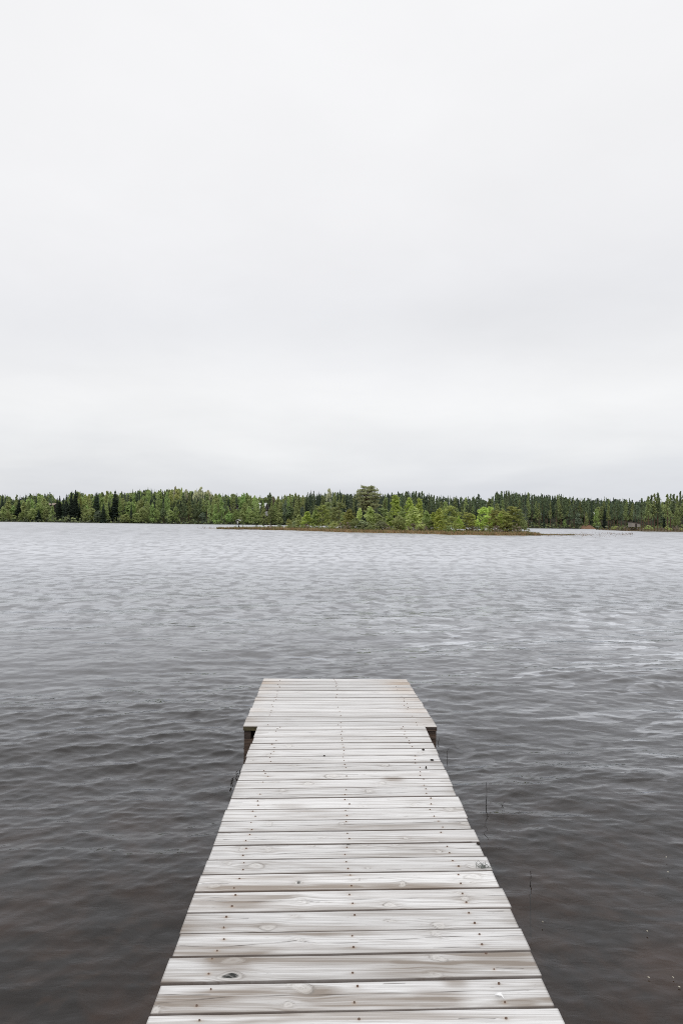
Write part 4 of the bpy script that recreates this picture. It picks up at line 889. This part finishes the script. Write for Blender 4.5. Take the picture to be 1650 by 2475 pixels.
# ------------------------------------------------------------------ far shore trees
# x, top y, width px, kind letter, colour, row (0 front ... 3 back)
FT = """5 1193 14 S dark 2|13 1194 9 S dark 2|46 1206 19 S darker 1|62 1192 7 S dark 3|72 1192 11 P pine 3|40 1195 11 P dull 3|108 1192 9 P blue 3|120 1189 9 P pinegrey 3|128 1194 7 S pinegrey 3|144 1197 14 S darker 1|138 1202 11 S dark 1|160 1193 11 S darker 1|172 1187 15 S darker 1|182 1183 20 S darker 1|153 1203 12 S dark 1
20 1211 27 B mid 1|8 1224 22 B mid 0|30 1222 20 B green 1|58 1212 22 B mid 1|66 1207 15 B mid 2|80 1209 18 B mid 2|95 1213 20 B green 1|106 1205 20 B mid 2|113 1212 23 B mid 1|127 1222 15 B mid 0|94 1231 12 S dark 0|55 1236 16 B green 0|78 1228 20 B mid 0|150 1232 9 B yg 2
232 1189 19 S dark 1|278 1184 24 S darker 1|263 1209 9 S darker 1|294 1187 9 P pine 3|309 1190 7 P blue 3|320 1181 10 S pine 3|327 1187 8 P pine 3|331 1187 7 S dark 3|337 1180 8 S dark 3|342 1185 6 S dark 3|357 1176 11 S dark 3|366 1180 7 S dark 3|372 1180 8 S dark 3|388 1182 10 P dull 3|398 1184 11 S dark 2|406 1179 9 S dull 3|301 1190 8 P blue 3
205 1194 18 B yg 2|215 1194 15 B yg 2|193 1192 12 P olive 2|200 1191 10 P dull 3|246 1189 15 B dull 3|258 1186 20 B mid 2|267 1188 15 B mid 2|222 1228 20 B mid 0|250 1214 22 B green 1|238 1234 20 B blue 0|296 1204 22 B mid 2|311 1212 26 B green 1|320 1213 22 B green 1|340 1207 27 B mid 1|355 1212 23 B mid 1|366 1213 18 B mid 2|345 1226 20 B mid 0|330 1240 22 B mid 0|303 1242 22 B mid 0|385 1189 22 B green 2|205 1226 18 B mid 1|410 1230 20 B mid 0
412 1186 20 B yg 2|427 1182 18 B yg 2|438 1179 11 B yg 3|423 1175 15 B pale 3|449 1182 11 B pale 3|471 1184 13 B pale 3|486 1177 20 B pale 3|503 1184 16 B pale 3|443 1197 18 P pine 1|430 1207 15 P pine 1|457 1190 13 P dull 1|471 1199 13 S pine 1|484 1204 15 P pine 1|500 1192 16 P dull 1|420 1214 14 P pine 1|512 1192 11 S dull 3|505 1209 11 B mid 0|520 1193 18 B mid 2|529 1192 14 B green 2|537 1190 7 S pine 3|544 1194 12 P pine 1|551 1191 10 S dark 2|563 1193 16 B dull 2|572 1190 9 S pine 3|588 1191 20 B green 2|600 1199 18 B mid 2|535 1206 20 B green 0|520 1218 16 B green 0|490 1238 18 B blue 0|555 1237 20 B green 0|570 1231 16 B green 0|590 1214 22 B mid 1|602 1224 22 B mid 0|585 1235 18 B mid 0|395 1215 16 P pine 0|412 1240 16 B blue 0|440 1225 14 P pine 0|460 1222 14 P dull 0|475 1230 14 P pine 0
596 1191 16 B green 2|605 1198 14 B mid 2|615 1197 14 B mid 2|627 1195 5 S dull 3|620 1205 20 B mid 1|634 1206 13 B green 2|652 1190 13 P pine 3|660 1200 14 B brown 2|672 1199 14 B mid 2|687 1196 16 B mid 2|700 1193 15 B mid 2|713 1191 15 B dull 2|721 1195 15 P dull 1|731 1197 14 B mid 1|740 1195 13 S dark 1|750 1184 13 S dark 1|758 1191 9 S pine 2|769 1187 14 S dark 1|794 1181 15 B pale 3|780 1197 14 P dull 2|700 1222 26 P pine 0|690 1228 22 B blue 0|678 1214 22 B mid 1|716 1214 22 B mid 0|649 1236 9 S olive 0|622 1224 22 B mid 0|608 1235 18 B mid 0|663 1230 20 B dull 0|637 1222 17 B mid 0|655 1224 15 B dull 0|674 1238 18 B mid 0|730 1225 20 B blue 0|752 1222 16 P pine 0
820 1182 11 S dark 2|838 1191 11 S dark 1|829 1195 14 B mid 2|808 1190 13 B mid 2|856 1189 9 S dark 2|846 1194 14 P blue 1|918 1185 10 S darker 2|938 1193 10 S dark 2|930 1195 13 B dull 2|946 1190 14 P pine 1|961 1187 12 P pinegrey 2|981 1187 18 P pine 1|998 1187 12 P pine 1|1004 1186 14 P pine 2|1019 1186 15 P pine 1|1035 1195 13 P pine 1|1047 1196 12 P pine 1|1060 1197 10 S pine 2|970 1192 12 P pine 1|908 1197 12 P blue 1|1073 1200 12 P pine 2|1087 1199 12 S pine 1|1098 1201 12 P dull 1
1125 1202 16 B mid 1|1113 1200 12 S pine 2|1141 1200 12 P pine 1|1155 1193 19 P pinegrey 1|1170 1208 12 P pine 2|1180 1204 13 P dull 1|1199 1187 13 P pine 1|1211 1186 14 P pine 1|1222 1186 11 P pine 2|1228 1184 11 P pine 1|1190 1199 13 B blue 2|1200 1217 22 B mid 0|1247 1190 12 P pine 1|1238 1193 11 P pine 2|1268 1187 9 S dark 2|1275 1189 12 P dull 1|1268 1221 13 B blue 0|1350 1193 12 S dull 2|1346 1195 11 P dull 1|1440 1230 20 B green 0|1444 1225 18 B mid 1|1416 1238 12 B mid 0|1396 1241 17 B blue 0|1364 1255 9 B green 0|1460 1222 15 S darker 0|1327 1193 8 S pine 2|1400 1201 9 S pine 3""".replace("\n", "|")
KL = {"S": "spruce", "B": "birch", "P": "pine"}
ROWD = [375.0, 381.0, 391.0, 404.0]
ENV = np.array([(-400, 1196), (-100, 1192), (0, 1194), (20, 1196), (33, 1204), (60, 1196), (78, 1192), (108, 1193), (125, 1192), (136, 1204), (148, 1208), (165, 1192), (182, 1184), (205, 1195), (232, 1192), (245, 1191), (258, 1188), (272, 1194), (280, 1187), (300, 1192), (320, 1184), (337, 1184), (357, 1180), (380, 1186),
    (405, 1182), (430, 1180), (450, 1186), (487, 1181), (515, 1192), (537, 1194), (552, 1194), (572, 1193), (590, 1193), (610, 1199), (640, 1199), (652, 1193), (664, 1204), (700, 1195), (712, 1193), (730, 1198), (750, 1190), (770, 1190), (795, 1190), (820, 1188), (855, 1192), (885, 1194), (918, 1192), (950, 1191), (985, 1189), (1018, 1188), (1050, 1197), (1085, 1200),
    (1110, 1200), (1135, 1201), (1155, 1196), (1172, 1209), (1185, 1204), (1198, 1190), (1227, 1187), (1245, 1191), (1270, 1190), (1300, 1194), (1350, 1195.5), (1375, 1199), (1400, 1203), (1430, 1203), (1460, 1202.5), (1500, 1205), (1520, 1206), (1540, 1209), (1560, 1208), (1650, 1208), (1800, 1205), (2200, 1200)])
env = lambda x: float(np.interp(x, ENV[:, 0], ENV[:, 1]))
far_items = []; occupied = []
def far_tree(x, ty, wp, kd, cl, row):
    d_ = ROWD[row] + random.uniform(-1.5, 1.5); X_ = float(at_depth(x, 1262, d_)[0]); gz = float(far_ground(X_, d_))
    h = z_of(x, ty, d_) - gz; kk = kd
    if kd == "birch" and h > 8 and random.random() < .8: kk = "birch_cone"
    far_items.append((x, kk, cl, plant(kk, (X_, d_, gz), h, wp * ((1.9 if row < 2 and x < 300 else 1.15) if kd == 'spruce' else (1.02 if kd == 'birch' else 1.25)) * d_ / F, cl))); occupied.append((x, row, wp))
for s in FT.split("|"):
    x, ty, wp, k, cl, row = s.split(); far_tree(float(x), float(ty), float(wp), KL[k], cl, int(row))
# the rest of the front ranks, species by stretch of shore
gf = np.random.default_rng(101)
def stretch(x):
    if x < 430: return ["B", "B", "B", "S"], ["mid", "green", "mid", "dull"], "dark"
    if x < 520: return ["P", "P", "B", "S"], ["mid", "blue", "dull"], "pine"
    if x < 740: return ["B", "B", "B", "P"], ["mid", "green", "mid", "blue"], "pine"
    if x < 1110: return ["P", "P", "S", "B"], ["blue", "dull", "mid"], "pine"
    return ["P", "P", "P", "P", "P", "S"], ["blue"], "pine"
x = -60.0
while x < 1570:
    for row, drop in ((1, (6, 16)), (0, (24, 46))):
        if x > 1110: drop = (2, 9) if row == 1 else (10, 24)
        xx = x + gf.uniform(-4, 4)
        if any(r == row and abs(ox - xx) < (ow + 8) * .34 for ox, r, ow in occupied): continue
        if abs(xx - 645) < 7 or abs(xx - 575) < 9 or abs(xx - 147) < 5 or (row == 1 and 552 < xx < 590) or 122 < xx < 148: continue
        if 860 < xx < 1060 and row == 0: continue
        if row == 0 and (136 < xx < 206 or 222 < xx < 243 or 264 < xx < 294): continue
        sp, bc, pc = stretch(xx); k = str(gf.choice(sp)); ty = env(xx) + gf.uniform(*drop)
        cl = str(gf.choice(bc)) if k == "B" else (pc if k == "P" else "dark")
        if k == "P": cl = str(gf.choice(["pine", "pinegrey", "dull"])) if xx > 1110 else str(gf.choice(["pine", "dull"]))
        far_tree(xx, ty, gf.uniform(11, 16) if k == "B" else gf.uniform(9, 13), KL[k], cl, row)
    x += 7.0
far_marks = [(0, "the photo's left edge"), (46, "the round near black spruce"), (110, "the lakeside birches at far left"), (147, "the tan roofed cottage"), (182, "the tallest dark spruce clump"), (232, "the pointed dark spruce"), (278, "the big near black spruce"), (330, "the far left spruce spires"), (372, "the tallest spruce spire"), (427, "the yellow green birches"), (486, "the pale rounded birch"), (530, "the trees left of the cabin"),
    (575, "the tiny shed"), (645, "the pale roofed house"), (700, "the far dark middle clump"), (760, "the twin dark spruces"), (794, "the pale birch"), (840, "the trees left of the island pine"), (888, "the spreading island pine"), (950, "the tallest island birch"), (1011, "the pines above the island birches"), (1060, "the dip in the far treeline"), (1127, "the lone dark island pine"),
    (1172, "the notch in the treeline"), (1225, "the widest island pine"), (1268, "the island's right tip"), (1310, "the open water beside the island"), (1350, "the twin pine tops"), (1400, "the right pine wood's middle"), (1440, "the lone bright bank birch"), (1490, "the headland tip's shrubs"), (1536, "the grey hut"), (1570, "the headland pines")]
label_all(far_items, far_marks, "far shore", lambda s: f"{s} trees along the far shore")

# the deep wood behind reads as one mass
def mass(name, label, specs, g):
    VV, FF, CC = [], [], []; off = 0
    for (x, d_, ty, wp, kd, cl) in specs:
        V, Fc, T = TPL[kd][g.integers(len(TPL[kd]))][2]
        X_ = float(at_depth(x, 1262, d_)[0]); gz = float(far_ground(X_, d_)); h = z_of(x, ty, d_) - gz
        a = g.uniform(0, 6.28); sx = wp * d_ / F / ASP[kd]; ca, sa = math.cos(a), math.sin(a)
        V2 = np.stack([(V[:, 0] * ca - V[:, 1] * sa) * sx + X_, (V[:, 0] * sa + V[:, 1] * ca) * sx + d_, V[:, 2] * h + gz], 1)
        VV.append(V2); FF.append(Fc + off); off += len(V2)
        c = np.array(COLS[cl]) * g.uniform(.85, 1.15); k = .75 + .65 * T
        CC.append(np.concatenate([c[None, :] * k[:, None], np.ones((len(T), 1))], 1))
    tag(mesh_obj(name, np.concatenate(VV), np.concatenate(FF), MASSM, cattrs={"fcol": np.concatenate(CC)}), label, kind="stuff")
specs = []
for d_, step, dr in ((386, 9.0, (22, 36)), (398, 7.0, (6, 24)), (410, 5.5, (2, 12)), (420, 5.5, (1, 9)), (432, 5.5, (0, 8))):
    x = -420.0
    while x < 2150:
        xx = x + gf.uniform(-3, 3); sp, bc, pc = stretch(xx); k = str(gf.choice(["S", "P", "B", "B"] if xx < 740 else ["S", "P", "P"] if xx < 1110 else ["P", "P", "P", "S"]))
        cl = str(gf.choice(["mid", "dull", "green"])) if k == "B" else str(gf.choice(["pine", "dark", "pinegrey"]))
        skip = (abs(xx - 645) < 7 and d_ < 402) or (122 < xx < 152 and d_ < 405) or (555 < xx < 585 and d_ < 402)
        if not skip: specs.append((xx, d_, env(xx) + gf.uniform(*dr), gf.uniform(11, 17), KL[k], cl))
        x += step
x = -420.0
while x < 2150:                                 # slim spires standing out of the canopy
    xx = x + gf.uniform(-3, 3); lft = xx < 740
    if not (640 < xx < 650): specs.append((xx, gf.uniform(392, 428), env(xx) + gf.uniform(-4, 4), gf.uniform(5, 8.5), "spruce" if (lft or gf.random() < .4) else "pine", str(gf.choice(["pine", "dark", "pinegrey"]))))
    x += gf.uniform(3.5, 9)
for sgn in (0, 1):                              # the wood runs on beyond both sides of the frame
    for _ in range(90):
        xx = gf.uniform(-420, -70) if sgn == 0 else gf.uniform(1580, 2150); k = str(gf.choice(["S", "P", "B"])); specs.append((xx, gf.uniform(376, 392), env(xx) + gf.uniform(2, 25), gf.uniform(11, 16), KL[k], "mid" if k == "B" else "pine"))
mass("forest", "dense mixed wood rising behind the far shore", specs, gf)
specs = []
VV = []; cols = []
for _ in range(5200):
    x = gf.uniform(-420, 2150); d_ = gf.uniform(372.2, 382); X_ = float(at_depth(x, 1262, d_)[0]); gz = float(far_ground(X_, d_))
    top = gf.uniform(.4, 2.6) if gf.random() < .8 else gf.uniform(1, 4)
    if 566 < x < 584: top *= .3
    VV.append((X_, d_, gz + gf.uniform(.1, 1) * top)); c = np.array(COLS[str(gf.choice(["dull", "blue", "pine", "mid", "willow"]))]) * gf.uniform(.6, 1.1)
    if 1395 < x < 1432 and gf.random() < .0: c = c
    cols.append(c)
V, Fc = cards(np.array(VV), 1.0, gf, .1, 1.5)
tag(mesh_obj("undergrowth", V, Fc, MASSM, cattrs={"fcol": np.concatenate([np.array(cols), np.ones((len(cols), 1))], 1)}), "low dark scrub along the far waterline", kind="stuff")
# bare orange-brown bank on the far right shore
p0 = at_depth(1420, 1277, 373.0); g = np.random.default_rng(6); V = []; Fc = []; nx, ny = 24, 8
for j in range(ny):
    for i in range(nx):
        u, v = i / (nx - 1) * 2 - 1, j / (ny - 1); hh = 2.3 * max(0, 1 - u * u) ** .6 * math.sin(v * math.pi * .62) + g.normal(0, .07)
        V.append((p0[0] + u * 3.9, 371.0 + v * 5.0, max(-.1, hh) if j else -.3))
for j in range(ny - 1):
    for i in range(nx - 1): a = j * nx + i; Fc.append((a, a + 1, a + nx + 1, a + nx))
tag(mesh_obj("earth_bank", V, Fc, simple_mat("rusty_earth", (0.25, 0.14, 0.085), (0.12, 0.08, 0.05), 1.3, rough=1, bump=.3), smooth=True), "bare rusty earth bank on the far right shore", kind="structure")
